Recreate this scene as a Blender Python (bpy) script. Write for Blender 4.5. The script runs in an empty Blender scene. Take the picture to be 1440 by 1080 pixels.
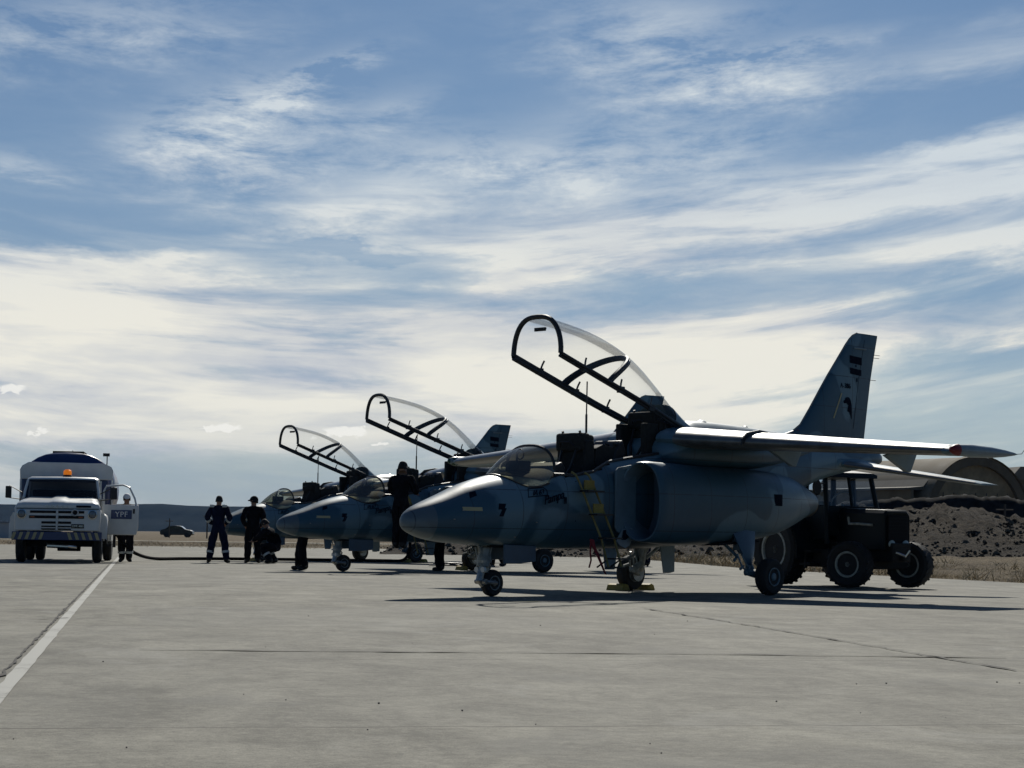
import bpy, bmesh, math, random
from mathutils import Vector, Matrix, noise
random.seed(7)
S = bpy.context.scene
COL = S.collection
R = math.radians

# ---------------------------------------------------------------- camera
FPX, CAMH, Y0, ROLL = 2835.0, 0.819, 753.1, R(0.78)
PITCH = math.atan((Y0 - 540) / FPX)
cam_d = bpy.data.cameras.new('camera'); cam = bpy.data.objects.new('camera', cam_d); COL.objects.link(cam)
cam_d.sensor_width = 36; cam_d.lens = FPX / 1440 * 36; cam_d.clip_start = 0.05; cam_d.clip_end = 30000
_f = Vector((0, math.cos(PITCH), math.sin(PITCH))); _u = Vector((0, -math.sin(PITCH), math.cos(PITCH))); _x = Vector((1, 0, 0))
_r = _x * math.cos(ROLL) + _u * math.sin(ROLL); _up = _u * math.cos(ROLL) - _x * math.sin(ROLL)
cam.matrix_world = Matrix(((_r.x, _up.x, -_f.x, 0), (_r.y, _up.y, -_f.y, 0), (_r.z, _up.z, -_f.z, CAMH), (0, 0, 0, 1)))
S.camera = cam
S.view_settings.view_transform = 'Standard'; S.view_settings.look = 'None'
S.view_settings.exposure = 0.0; S.view_settings.gamma = 1.0

# ---------------------------------------------------------------- node maths helper
class V:
    """a float socket (or number) with operators that add Math nodes"""
    def __init__(s, nt, sock): s.nt, s.s = nt, sock
    def _m(s, op, *a, clamp=False):
        n = s.nt.nodes.new('ShaderNodeMath'); n.operation = op; n.use_clamp = clamp
        for i, x in enumerate((s,) + a):
            x = x.s if isinstance(x, V) else x
            if isinstance(x, (int, float)): n.inputs[i].default_value = x
            else: s.nt.links.new(x, n.inputs[i])
        return V(s.nt, n.outputs[0])
    def __add__(s, o): return s._m('ADD', o)
    __radd__ = __add__
    def __sub__(s, o): return s._m('SUBTRACT', o)
    def __rsub__(s, o): return (s * -1.0) + o
    def __mul__(s, o): return s._m('MULTIPLY', o)
    __rmul__ = __mul__
    def __truediv__(s, o): return s._m('DIVIDE', o)
    def max(s, o): return s._m('MAXIMUM', o)
    def min(s, o): return s._m('MINIMUM', o)
    def abs(s): return s._m('ABSOLUTE')
    def exp(s): return s._m('EXPONENT')
    def clamp(s): return s._m('ADD', 0.0, clamp=True)
    def sstep(s, a, b):
        n = s.nt.nodes.new('ShaderNodeMapRange'); n.interpolation_type = 'SMOOTHSTEP'
        s.nt.links.new(s.s, n.inputs[0]); n.inputs[1].default_value = a; n.inputs[2].default_value = b
        return V(s.nt, n.outputs[0])
def comb(nt, x, y, z=0.0):
    n = nt.nodes.new('ShaderNodeCombineXYZ')
    for i, v in enumerate((x, y, z)):
        if isinstance(v, V): nt.links.new(v.s, n.inputs[i])
        else: n.inputs[i].default_value = v
    return n.outputs[0]
def nz(nt, vec, scale, detail=6, rough=0.55, dist=0.0):
    n = nt.nodes.new('ShaderNodeTexNoise'); n.inputs['Scale'].default_value = scale; n.inputs['Detail'].default_value = detail
    n.inputs['Roughness'].default_value = rough; n.inputs['Distortion'].default_value = dist
    if vec is not None: nt.links.new(vec, n.inputs['Vector'])
    return V(nt, n.outputs['Fac'])
def mixc(nt, fac, a, b):
    n = nt.nodes.new('ShaderNodeMix'); n.data_type = 'RGBA'
    for sock, v in ((n.inputs[0], fac), (n.inputs[6], a), (n.inputs[7], b)):
        if isinstance(v, V): nt.links.new(v.s, sock)
        elif isinstance(v, (int, float)): sock.default_value = v
        elif isinstance(v, tuple): sock.default_value = (*v, 1) if len(v) == 3 else v
        else: nt.links.new(v, sock)
    return n.outputs[2]

# ---------------------------------------------------------------- sky and sun
SUN_EL, SUN_AZ = 39.0, 5.0          # elevation; degrees to the right of the view direction (+y)
W = bpy.data.worlds.new('World'); S.world = W; W.use_nodes = True
nt = W.node_tree
for n in list(nt.nodes): nt.nodes.remove(n)
tc = nt.nodes.new('ShaderNodeTexCoord'); sep = nt.nodes.new('ShaderNodeSeparateXYZ'); nt.links.new(tc.outputs['Generated'], sep.inputs[0])
dx, dy, dz = (V(nt, sep.outputs[i]) for i in range(3))
den = dy.abs().max(0.12)
u = dx / den * (FPX / 1000); v = dz / den * (FPX / 1000)     # tangent-plane direction, in thousandths of the lens scale
skyt = nt.nodes.new('ShaderNodeTexSky'); skyt.sky_type = 'NISHITA'; skyt.sun_disc = False
skyt.sun_elevation = R(SUN_EL); skyt.sun_rotation = R(SUN_AZ)
skyt.altitude = 300; skyt.air_density = 1.0; skyt.dust_density = 0.6; skyt.ozone_density = 2.0
# fine, stretched noise fields that bend along the wind
w = v - (u * 0.05 + u * u * 0.11)
fib = nz(nt, comb(nt, u * 1.0, w * 3.2, 0.3), 6.5, 12, 0.68, 0.22)
big = nz(nt, comb(nt, u * 1.0, w * 4.2, 4.1), 2.6, 8, 0.55, 0.35)
strk = nz(nt, comb(nt, u * 1.0, w * 7.5, 9.0), 2.2, 9, 0.6, 0.4)
uw = u + (big - 0.5) * 0.26; vw = v + (fib - 0.5) * 0.10 + (big - 0.5) * 0.10
def blob(px, py, rx, ry, ang=0, U=uw, Vv=vw):
    cu, cv = (px - 720) / 1000, (753 - py) / 1000; c, s_ = math.cos(R(ang)), math.sin(R(ang))
    a, b = U - cu, Vv - cv
    p = (a * c + b * s_) * (1000 / rx); q = (b * c - a * s_) * (1000 / ry)
    return ((p * p + q * q) * -1.0).exp()
BL = [  # px, py, rx, ry, angle, strength, smooth(1)/fibrous(0)
    (325, 175, 115, 58, 12, .80, 0), (430, 105, 95, 22, 24, .55, 0), (335, 255, 60, 45, 40, .30, 0), (545, 150, 70, 30, 20, .28, 0),
    (470, 300, 150, 32, 4, .85, 1), (760, 228, 330, 52, 3, .62, 0), (960, 45, 210, 55, -6, .44, 0), (1000, 110, 150, 40, 8, .42, 0),
    (1180, 35, 90, 25, 15, .3, 0), (1420, 45, 330, 34, 13, .36, 1), (60, 40, 250, 60, 5, .30, 0), (260, 30, 160, 40, 0, .14, 0), 
    (20, 235, 90, 20, -5, .34, 0), (1020, 295, 430, 55, 9, 1.0, 1), (1400, 215, 300, 55, 13, .72, 1), (60, 400, 360, 62, -4, .9, 1),
    (120, 470, 420, 90, -8, .75, 1), (620, 480, 520, 90, 4, .85, 1), (760, 370, 180, 42, 12, .6, 1), (1080, 445, 420, 36, 9, .75, 1), (1430, 320, 220, 26, 8, .6, 1),
    (880, 540, 460, 60, 2, .6, 1), (250, 590, 700, 60, 0, .55, 1), (500, 540, 500, 60, 2, .35, 1), (1250, 470, 160, 40, 4, .35, 1), (1430, 440, 120, 22, 6, .4, 1),
]
NB = [(585, 405, 150, 26, 2, .75), (350, 385, 140, 22, 6, .3), (905, 395, 130, 20, 5, .5), (700, 80, 160, 70, 0, .25), (180, 250, 150, 70, 0, .35), (120, 150, 150, 50, 0, .15), (130, 310, 230, 52, -4, .55), (1380, 530, 200, 52, 4, .9),
      (960, 430, 190, 16, 8, .45), (1330, 395, 160, 24, 8, .6), (1330, 160, 260, 34, 12, .2), (1080, 185, 160, 24, 6, .2), (520, 365, 120, 18, -6, .5), (830, 330, 60, 22, 0, .35)]
fac_f = 0.0; fac_s = 0.0
for b in BL:
    g = blob(*b[:5]) * b[5]
    if b[6]: fac_s = g + fac_s
    else: fac_f = g + fac_f
neg = 0.0
for b in NB: neg = blob(*b[:5]) * b[5] + neg
fac_s = fac_s - neg
thin = ((fib - 0.38) * 5.0).max(0.0)
dens = (fac_f * thin * 1.15) + (fac_s.max(0.0).min(1.05) * ((strk - 0.5) * 3.3 + (fib - 0.5) * 1.0 + 0.78).max(0.0)) + ((strk - 0.50) * 1.2).max(0.0) * v.sstep(0.7, 0.25) + 0.02
# low grey sheet near the horizon, everywhere
low = (v * -3.4).exp()
out = (v.sstep(1.0, 3.5)) * 0.04
cover = ((dens * 1.05 + low * 0.72 + out) * dy.sstep(-0.05, 0.22)).clamp()
cl_hi = (0.64, 0.70, 0.74); cl_mid = (0.87, 0.845, 0.755); cl_low = (0.44, 0.48, 0.535)
cc = mixc(nt, v.sstep(0.55, 0.28), cl_hi, cl_mid)
cc = mixc(nt, (v + (strk - 0.5) * 0.25).sstep(0.22, 0.02), cc, cl_low)
cc = mixc(nt, ((big - 0.5) * 2.2 + (strk - 0.5) * -2.6 + 0.22).clamp() * v.sstep(0.6, 0.35), cc, (0.42, 0.47, 0.57))
skm = nt.nodes.new('ShaderNodeMix'); skm.data_type = 'RGBA'; skm.blend_type = 'MULTIPLY'; skm.inputs[0].default_value = 1
nt.links.new(skyt.outputs[0], skm.inputs[6]); skm.inputs[7].default_value = (0.52, 0.79, 1.06, 1)
skb = nt.nodes.new('ShaderNodeVectorMath'); skb.operation = 'SCALE'; nt.links.new(skm.outputs[2], skb.inputs[0]); skb.inputs[3].default_value = 0.043
col = mixc(nt, cover * 0.96, skb.outputs[0], cc)
# a few small bright cumulus puffs low over the hills
puffs = 0.0
pn = nz(nt, comb(nt, u * 1.0, v * 1.6, 2.0), 55, 6, 0.6, 0.3)
for (px, py, rx, ry) in ((14, 556, 24, 7), (59, 614, 14, 5.5), (320, 607, 26, 6), (478, 611, 36, 7.5), (500, 607, 16, 6), (537, 627, 13, 3.5), (292, 607, 9, 3)):
    puffs = blob(px, py, rx, ry, 0, u + (pn - 0.5) * 0.05, v + (pn - 0.5) * 0.03) + puffs
pf = (puffs + (pn - 0.5) * 1.3).sstep(0.35, 0.75) * puffs.sstep(0.02, 0.2)
col = mixc(nt, pf * 0.8, col, (0.92, 0.91, 0.86))
bg = nt.nodes.new('ShaderNodeBackground'); nt.links.new(col, bg.inputs[0]); bg.inputs[1].default_value = 1.0
wo = nt.nodes.new('ShaderNodeOutputWorld'); nt.links.new(bg.outputs[0], wo.inputs[0])
W.cycles.sampling_method = 'MANUAL'; W.cycles.sample_map_resolution = 512

sd = bpy.data.lights.new('sun', 'SUN'); sun = bpy.data.objects.new('sun', sd); COL.objects.link(sun)
sd.energy = 4.6; sd.angle = R(0.55); sd.color = (1.0, 0.955, 0.86)
sv = Vector((math.sin(R(SUN_AZ)) * math.cos(R(SUN_EL)), math.cos(R(SUN_AZ)) * math.cos(R(SUN_EL)), math.sin(R(SUN_EL))))
sun.rotation_euler = sv.to_track_quat('Z', 'Y').to_euler(); sun.location = sv * 60

# ---------------------------------------------------------------- materials
MATS = {}
def mat(name, color, rough=0.5, metal=0.0, var=0.0, vscale=3.0, bump=0.0, bscale=40, coat=0.0, spec=0.5, fn=None, trans=0.0, alpha=1.0, emit=None, ior=1.45):
    if name in MATS: return MATS[name]
    m = bpy.data.materials.new(name); m.use_nodes = True; t = m.node_tree; b = t.nodes['Principled BSDF']
    b.inputs['Base Color'].default_value = (*color, 1); b.inputs['Roughness'].default_value = rough; b.inputs['Metallic'].default_value = metal
    b.inputs['Specular IOR Level'].default_value = spec; b.inputs['Coat Weight'].default_value = coat; b.inputs['Coat Roughness'].default_value = 0.15
    b.inputs['Transmission Weight'].default_value = trans; b.inputs['Alpha'].default_value = alpha; b.inputs['IOR'].default_value = ior
    if emit: b.inputs['Emission Color'].default_value = (*emit[0], 1); b.inputs['Emission Strength'].default_value = emit[1]
    tcn = t.nodes.new('ShaderNodeTexCoord')
    if var or fn or bump:
        if var:
            f = nz(t, tcn.outputs['Object'], vscale, 6, 0.6)
            lo = tuple(c * (1 - var) for c in color); hi = tuple(min(1, c * (1 + var)) for c in color)
            c = mixc(t, f.sstep(0.3, 0.7), lo, hi); t.links.new(c, b.inputs['Base Color'])
            rr = (f - 0.5) * 0.25 + rough; t.links.new(rr.s, b.inputs['Roughness'])
        if fn: fn(t, b, tcn.outputs['Object'])
        if bump:
            f2 = nz(t, tcn.outputs['Object'], bscale, 5, 0.6); bn = t.nodes.new('ShaderNodeBump'); bn.inputs['Strength'].default_value = bump
            bn.inputs['Distance'].default_value = 0.02; t.links.new(f2.s, bn.inputs['Height']); t.links.new(bn.outputs[0], b.inputs['Normal'])
    MATS[name] = m; return m
def xyz(t, vec):
    s = t.nodes.new('ShaderNodeSeparateXYZ'); t.links.new(vec, s.inputs[0]); return tuple(V(t, s.outputs[i]) for i in range(3))

def glassmat(name, tint, refl=0.06, clear=0.9):
    """thin clear sheet: tinted see-through plus a glossy reflection at grazing angles"""
    if name in MATS: return MATS[name]
    m = bpy.data.materials.new(name); m.use_nodes = True; t = m.node_tree
    for n in list(t.nodes): t.nodes.remove(n)
    tr = t.nodes.new('ShaderNodeBsdfTransparent'); tr.inputs[0].default_value = (*tint, 1)
    gl = t.nodes.new('ShaderNodeBsdfGlossy'); gl.inputs['Roughness'].default_value = 0.04; gl.inputs[0].default_value = (0.9, 0.9, 0.9, 1)
    lw = t.nodes.new('ShaderNodeLayerWeight'); lw.inputs[0].default_value = 0.12
    f = (V(t, lw.outputs['Fresnel']) * (1 - refl) * 0.6 + refl).clamp()
    mx = t.nodes.new('ShaderNodeMixShader'); t.links.new(f.s, mx.inputs[0]); t.links.new(tr.outputs[0], mx.inputs[1]); t.links.new(gl.outputs[0], mx.inputs[2])
    df = t.nodes.new('ShaderNodeBsdfDiffuse'); df.inputs[0].default_value = (0.5, 0.5, 0.48, 1)
    m2 = t.nodes.new('ShaderNodeMixShader'); m2.inputs[0].default_value = 1 - clear; t.links.new(mx.outputs[0], m2.inputs[1]); t.links.new(df.outputs[0], m2.inputs[2])
    o = t.nodes.new('ShaderNodeOutputMaterial'); t.links.new(m2.outputs[0], o.inputs[0]); MATS[name] = m; return m

# ---------------------------------------------------------------- mesh builder
class MB:
    def __init__(s, fl=None): s.v, s.f, s.m, s.fl = [], [], [], fl     # fl maps builder coords to local coords
    def add(s, vs, fs, mi=0, M=None):
        o = len(s.v)
        for p in vs:
            p = Vector(p)
            if M is not None: p = M @ p
            s.v.append(p)
        for f in fs: s.f.append([o + i for i in f]); s.m.append(mi)
        return s
    def box(s, c, d, mi=0, M=None, taper=1.0):
        x, y, z = (a / 2 for a in d); vs = []
        for k, sz in ((-1, 1), (1, taper)):
            for sx, sy in ((-1, -1), (1, -1), (1, 1), (-1, 1)): vs.append((c[0] + sx * x * sz, c[1] + sy * y * sz, c[2] + k * z))
        return s.add(vs, [(3, 2, 1, 0), (4, 5, 6, 7), (0, 1, 5, 4), (1, 2, 6, 5), (2, 3, 7, 6), (3, 0, 4, 7)], mi, M)
    def rings(s, R_, cap=True, mi=0, M=None, closed=True):
        n = len(R_[0]); vs = [p for r in R_ for p in r]; fs = []
        for i in range(len(R_) - 1):
            for j in range(n if closed else n - 1):
                k = (j + 1) % n; fs.append((i * n + j, i * n + k, (i + 1) * n + k, (i + 1) * n + j))
        if cap and closed: fs.append(tuple(range(n - 1, -1, -1))); fs.append(tuple((len(R_) - 1) * n + j for j in range(n)))
        return s.add(vs, fs, mi, M)
    def tube(s, pts, r, seg=8, mi=0, M=None, cap=True):
        pts = [Vector(p) for p in pts]; n = len(pts)
        if isinstance(r, (int, float)): r = [r] * n
        R_ = []; prev = None
        for i, p in enumerate(pts):
            d = (pts[min(i + 1, n - 1)] - pts[max(i - 1, 0)]).normalized()
            if prev is None:
                a = Vector((0, 0, 1)) if abs(d.z) < 0.9 else Vector((1, 0, 0)); a = (a - d * a.dot(d)).normalized()
            else: a = (prev - d * prev.dot(d)).normalized()
            prev = a; b = d.cross(a)
            R_.append([p + (a * math.cos(2 * math.pi * k / seg) + b * math.sin(2 * math.pi * k / seg)) * r[i] for k in range(seg)])
        return s.rings(R_, cap, mi, M)
    def lathe(s, prof, c=(0, 0, 0), axis='y', seg=24, mi=0, M=None, cap=True):
        """prof: (offset along axis, radius)"""
        R_ = []
        for a, r in prof:
            ring = []
            for k in range(seg):
                t = 2 * math.pi * k / seg; q, w_ = r * math.cos(t), r * math.sin(t)
                ring.append({'y': (c[0] + q, c[1] + a, c[2] + w_), 'x': (c[0] + a, c[1] + q, c[2] + w_), 'z': (c[0] + q, c[1] + w_, c[2] + a)}[axis])
            R_.append(ring)
        return s.rings(R_, cap, mi, M)
    def prism(s, poly, y0, y1, plane='xz', mi=0, M=None):
        def P(a, b, h): return {'xz': (a, h, b), 'xy': (a, b, h), 'yz': (h, a, b)}[plane]
        return s.rings([[P(a, b, y0) for a, b in poly], [P(a, b, y1) for a, b in poly]], True, mi, M)
    def build(s, name, mats, parent=None, smooth=True, bevel=0.0, angle=35, loc=None):
        me = bpy.data.meshes.new(name); vs = [tuple(s.fl(p) if s.fl else p) for p in s.v]
        me.from_pydata(vs, [], s.f); me.update()
        bm = bmesh.new(); bm.from_mesh(me)
        bmesh.ops.recalc_face_normals(bm, faces=bm.faces); bm.to_mesh(me); bm.free()
        if not isinstance(mats, (list, tuple)): mats = [mats]
        for m in mats: me.materials.append(m)
        for p, mi in zip(me.polygons, s.m): p.material_index = mi
        if smooth:
            me.polygons.foreach_set('use_smooth', [True] * len(me.polygons))
            me.set_sharp_from_angle(angle=R(angle))
        o = bpy.data.objects.new(name, me); COL.objects.link(o)
        if parent is not None: o.parent = parent
        if loc is not None: o.location = loc
        if bevel:
            md = o.modifiers.new('bevel', 'BEVEL'); md.width = bevel; md.segments = 2; md.limit_method = 'ANGLE'; md.angle_limit = R(40)
        return o
def tag(o, label=None, cat=None, group=None, kind=None):
    if label: o['label'] = label
    if cat: o['category'] = cat
    if group: o['group'] = group
    if kind: o['kind'] = kind
    return o
def thing(name, label, cat, loc=(0, 0, 0), rz=0.0, group=None):
    o = bpy.data.objects.new(name, None); o.empty_display_size = 0.3; COL.objects.link(o); o.location = loc; o.rotation_euler = (0, 0, rz)
    return tag(o, label, cat, group)
def interp(x, tab):
    for (a, *p), (b, *q) in zip(tab, tab[1:]):
        if x <= b:
            t = max(0, (x - a) / (b - a)); return [u_ + (v_ - u_) * t for u_, v_ in zip(p, q)]
    return list(tab[-1][1:])
def spl(x, tab):
    """smooth interpolation of table rows (Catmull-Rom on each column)"""
    n = len(tab)
    for i in range(n - 1):
        if x <= tab[i + 1][0] or i == n - 2:
            x0, x1 = tab[i][0], tab[i + 1][0]; t = min(1, max(0, (x - x0) / (x1 - x0))); o = []
            for c in range(1, len(tab[0])):
                p1, p2 = tab[i][c], tab[i + 1][c]
                m1 = (p2 - tab[i - 1][c]) / (x1 - tab[i - 1][0]) if i > 0 else (p2 - p1) / (x1 - x0)
                m2 = (tab[i + 2][c] - p1) / (tab[i + 2][0] - x0) if i < n - 2 else (p2 - p1) / (x1 - x0)
                h = x1 - x0; t2, t3 = t * t, t * t * t
                o.append((2 * t3 - 3 * t2 + 1) * p1 + (t3 - 2 * t2 + t) * h * m1 + (-2 * t3 + 3 * t2) * p2 + (t3 - t2) * h * m2)
            return o
def gnd(px, py, z=0.0):
    """point on the ground that the survey of the photograph gives for a pixel"""
    a, b = px - 720, py - 540; cr, sr = math.cos(ROLL), math.sin(ROLL)
    x, y = a * cr + b * sr, -a * sr + b * cr; c, s_ = math.cos(PITCH), math.sin(PITCH)
    d = Vector((x / FPX, c + y / FPX * s_, s_ - y / FPX * c)); k = (z - CAMH) / d.z
    return Vector((d.x * k, d.y * k, z))
def atD(px, py, D):
    a, b = px - 720, py - 540; cr, sr = math.cos(ROLL), math.sin(ROLL)
    x, y = a * cr + b * sr, -a * sr + b * cr; c, s_ = math.cos(PITCH), math.sin(PITCH)
    d = Vector((x / FPX, c + y / FPX * s_, s_ - y / FPX * c)); k = D / d.y
    return Vector((d.x * k, D, CAMH + d.z * k))
def text_mesh(txt, size, mat_, name, parent, M, extrude=0.002, shear=0.0, spacing=1.0, align='CENTER'):
    c = bpy.data.curves.new(name, 'FONT'); c.body = txt; c.size = size; c.extrude = extrude; c.shear = shear; c.space_character = spacing
    c.align_x = align; c.align_y = 'CENTER'
    o = bpy.data.objects.new(name, c); COL.objects.link(o)
    dg = bpy.context.evaluated_depsgraph_get(); me = bpy.data.meshes.new_from_object(o.evaluated_get(dg)); bpy.data.objects.remove(o)
    me.transform(M); me.materials.clear(); me.materials.append(mat_)
    q = bpy.data.objects.new(name, me); COL.objects.link(q); q.parent = parent; return q

# ---------------------------------------------------------------- ground, apron, hills
LINE_D = Vector((-0.179, 0.984, 0)).normalized(); LINE_N = Vector((0.984, 0.179, 0)).normalized()
L0 = gnd(0, 980)
def concrete_fn(t, b, vec):
    g = t.nodes.new('ShaderNodeNewGeometry'); x, y, z = xyz(t, g.outputs['Position'])
    P = comb(t, x, y, 0.0)
    a = (x * LINE_N.x + y * LINE_N.y); l = (x * LINE_D.x + y * LINE_D.y)
    big_ = nz(t, P, 0.35, 5, 0.6); med = nz(t, comb(t, a * 1.0, l * 0.8), 1.9, 8, 0.7, 0.6); fine = nz(t, P, 34, 6, 0.75); spk = nz(t, P, 140, 3, 0.8)
    stn = nz(t, comb(t, a * 1.0, l * 0.6), 0.7, 6, 0.62, 1.2)
    stk = nz(t, comb(t, a * 1.5, l * 0.7), 0.8, 9, 0.7, 1.0)
    f = ((big_ - 0.5) * 0.9 + (med - 0.5) * 1.3 + (stk - 0.5) * 1.6 + (fine - 0.5) * 1.9 + (spk - 0.5) * 2.6 + (nz(t, P, 11, 5, 0.7) - 0.5) * 1.2 + 0.43).clamp()
    c = mixc(t, f, (0.082, 0.079, 0.064), (0.268, 0.258, 0.214))
    c = mixc(t, stn.sstep(0.54, 0.68) * 0.40, c, (0.11, 0.11, 0.10))
    c = mixc(t, stn.sstep(0.42, 0.30) * 0.30, c, (0.29, 0.287, 0.26))
    # each slab cast with its own tone
    br = t.nodes.new('ShaderNodeTexVoronoi'); br.feature = 'F1'
    sl = t.nodes.new('ShaderNodeTexWhiteNoise'); sl.noise_dimensions = '2D'
    fl_a = (a * (1 / 3.9))._m('FLOOR'); fl_l = ((l + 0.6) * (1 / 4.6))._m('FLOOR'); t.links.new(comb(t, fl_a, fl_l), sl.inputs['Vector'])
    c = mixc(t, V(t, sl.outputs['Value']) * 0.22, c, (0.14, 0.14, 0.13))
    # hairline joints with grit
    wob = (med - 0.5) * 0.035
    j1 = ((((l + 0.6) * (1 / 4.6) + wob * 0.4)._m('FRACT') - 0.5).abs() - 0.5).abs() * 4.6
    j2 = ((((a + 2.93) * (1 / 3.9) + wob * 0.3)._m('FRACT') - 0.5).abs() - 0.5).abs() * 3.9
    jn = j1; c = mixc(t, jn.sstep(0.032, 0.004) * (med.sstep(0.38, 0.58) * 0.65 + 0.08), c, (0.055, 0.052, 0.045))
    t.links.new(c, b.inputs['Base Color']); t.links.new(((fine - 0.5) * 0.2 + 0.86).s, b.inputs['Roughness'])
    bn = t.nodes.new('ShaderNodeBump'); bn.inputs['Strength'].default_value = 0.5; bn.inputs['Distance'].default_value = 0.006
    h = fine * 0.6 + spk * 0.5 + med * 1.2 - jn.sstep(0.03, 0.003) * 1.5
    t.links.new(h.s, bn.inputs['Height']); t.links.new(bn.outputs[0], b.inputs['Normal'])
M_conc = mat('concrete', (0.26, 0.26, 0.24), 0.85, fn=concrete_fn, spec=0.25)
def dirt_fn(t, b, vec):
    g = t.nodes.new('ShaderNodeNewGeometry'); x, y, z = xyz(t, g.outputs['Position']); P = comb(t, x, y, z)
    a = nz(t, P, 0.12, 6, 0.6); d = nz(t, P, 1.3, 8, 0.7); e = nz(t, P, 9, 6, 0.7)
    f = ((a - 0.5) * 1.4 + (d - 0.5) * 1.2 + (e - 0.5) * 0.8 + 0.45).clamp()
    c = mixc(t, f, (0.075, 0.060, 0.042), (0.225, 0.180, 0.115)); c = mixc(t, d.sstep(0.56, 0.66) * 0.7, c, (0.05, 0.045, 0.036))
    t.links.new(c, b.inputs['Base Color'])
    bn = t.nodes.new('ShaderNodeBump'); bn.inputs['Strength'].default_value = 1.0; bn.inputs['Distance'].default_value = 0.25
    t.links.new((d + e * 0.4).s, bn.inputs['Height']); t.links.new(bn.outputs[0], b.inputs['Normal'])
M_dirt = mat('steppe_soil', (0.15, 0.12, 0.08), 0.95, fn=dirt_fn, spec=0.1)
mb = MB(); N = 60
mb.add([(-3000, -300, -.03), (3000, -300, -.03), (3000, 4200, -.03), (-3000, 4200, -.03)], [(0, 1, 2, 3)])
tag(mb.build('ground', M_dirt, smooth=False), kind='structure')
# the apron: one concrete sheet, its right edge running back beside the parked jets
e0, e1, e2 = gnd(1440, 820), gnd(1050, 799.5), gnd(950, 790.5)
far = 112.0
apron = [(-60, -40, 0), (40, -40, 0), (16.5, 17, 0), tuple(e0), tuple(e1), tuple(e2), (4.0, 84, 0), (2.0, far, 0), (-60, far - 14, 0)]
mb = MB(); mb.add(apron, [tuple(range(len(apron)))]); mb.add([(x, y, -.2) for x, y, z in apron], [])
n = len(apron); mb.add([p for p in apron] + [(x, y, -.2) for x, y, z in apron], [(i, (i + 1) % n, n + (i + 1) % n, n + i) for i in range(n)])
tag(mb.build('apron', M_conc, smooth=False), kind='structure')
# painted line with worn edges, and the open crack beside it
def worn_fn(t, b, vec):
    g = t.nodes.new('ShaderNodeNewGeometry'); P = g.outputs['Position']
    a = nz(t, P, 6, 7, 0.7, 0.4); s_ = nz(t, P, 60, 4, 0.7); x, y, z = xyz(t, P)
    l = (x * LINE_D.x + y * LINE_D.y); sg = nz(t, comb(t, l, 0.0), 1.1, 2, 0.5)
    c = mixc(t, ((a - 0.5) * 2.8 + (s_ - 0.5) * 2.0 + 0.62).clamp(), (0.11, 0.11, 0.10), (0.33, 0.33, 0.30))
    c = mixc(t, sg.sstep(0.62, 0.5), c, (0.30, 0.30, 0.275)); t.links.new(c, b.inputs['Base Color'])
M_line = mat('worn_white_paint', (0.5, 0.5, 0.46), 0.8, fn=worn_fn)
lt, lb = gnd(4, 963), gnd(18, 985)
mb = MB(); vs = []; K = 160
A0, B0 = gnd(0, 962), gnd(0, 996)
for i in range(K + 1):
    l = 62.0 * i / K - 6.0
    base = Vector((A0.x, A0.y, 0)); c0 = base + LINE_D * l
    wd = 0.088
    jit = 0.012 * noise.noise(Vector((l * 3, 0, 0))) + 0.006 * noise.noise(Vector((l * 17, 0, 0))); jit2 = 0.012 * noise.noise(Vector((l * 3, 9, 0)))
    vs += [c0 + LINE_N * jit + Vector((0, 0, .004)), c0 + LINE_N * (wd + jit2) + Vector((0, 0, .004))]
mb.add(vs, [(2 * i, 2 * i + 1, 2 * i + 3, 2 * i + 2) for i in range(K)])
tag(mb.build('apron_line', M_line, smooth=False), kind='structure')
M_crack = mat('crack_fill', (0.045, 0.042, 0.037), 0.95)
M_seam = mat('weathered_seam', (0.125, 0.120, 0.104), 0.95, var=.4, vscale=1.5)
def crack(name, pts, wd, seed, step=0.12, z=.008, q_=.05, m_=None):
    vs = []; pts = [Vector(p) for p in pts]; k = 0; nn = 0
    for a, b in zip(pts, pts[1:]):
        L = (b - a).length; n_ = max(2, int(L / step)); d = (b - a).normalized(); nrm = Vector((-d.y, d.x, 0))
        for i in range(n_):
            p = a + (b - a) * (i / n_); q = noise.noise(Vector((k * .35, seed, 0))) * q_; w_ = wd * (0.35 + 1.1 * abs(noise.noise(Vector((k * .9, seed + 5, 0)))) * 1.6)
            c_ = p + nrm * q; vs += [Vector((*(c_ - nrm * w_ / 2).xy, z)), Vector((*(c_ + nrm * w_ / 2).xy, z))]; k += 1; nn += 1
    mb = MB(); mb.add(vs, [(2 * i, 2 * i + 1, 2 * i + 3, 2 * i + 2) for i in range(nn - 1)])
    return tag(mb.build(name, m_ or M_crack, smooth=False), kind='structure')
A = Vector((A0.x, A0.y, 0))
crack('apron_crack', [A + LINE_D * -6 - LINE_N * .035, A + LINE_D * 38 - LINE_N * .035], 0.030, 1, q_=.03)
crack('apron_crack', [gnd(196, 914), gnd(520, 917), gnd(960, 920), gnd(1440, 926)], 0.09, 2, m_=M_seam)
crack('apron_crack', [gnd(905, 856), gnd(1000, 871), gnd(1090, 886), gnd(1440, 946)], 0.035, 3)
crack('apron_crack', [gnd(0, 872), gnd(60, 871), gnd(112, 869)], 0.05, 4)
crack('apron_crack', [gnd(30, 844), gnd(125, 843)], 0.05, 5)
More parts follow.
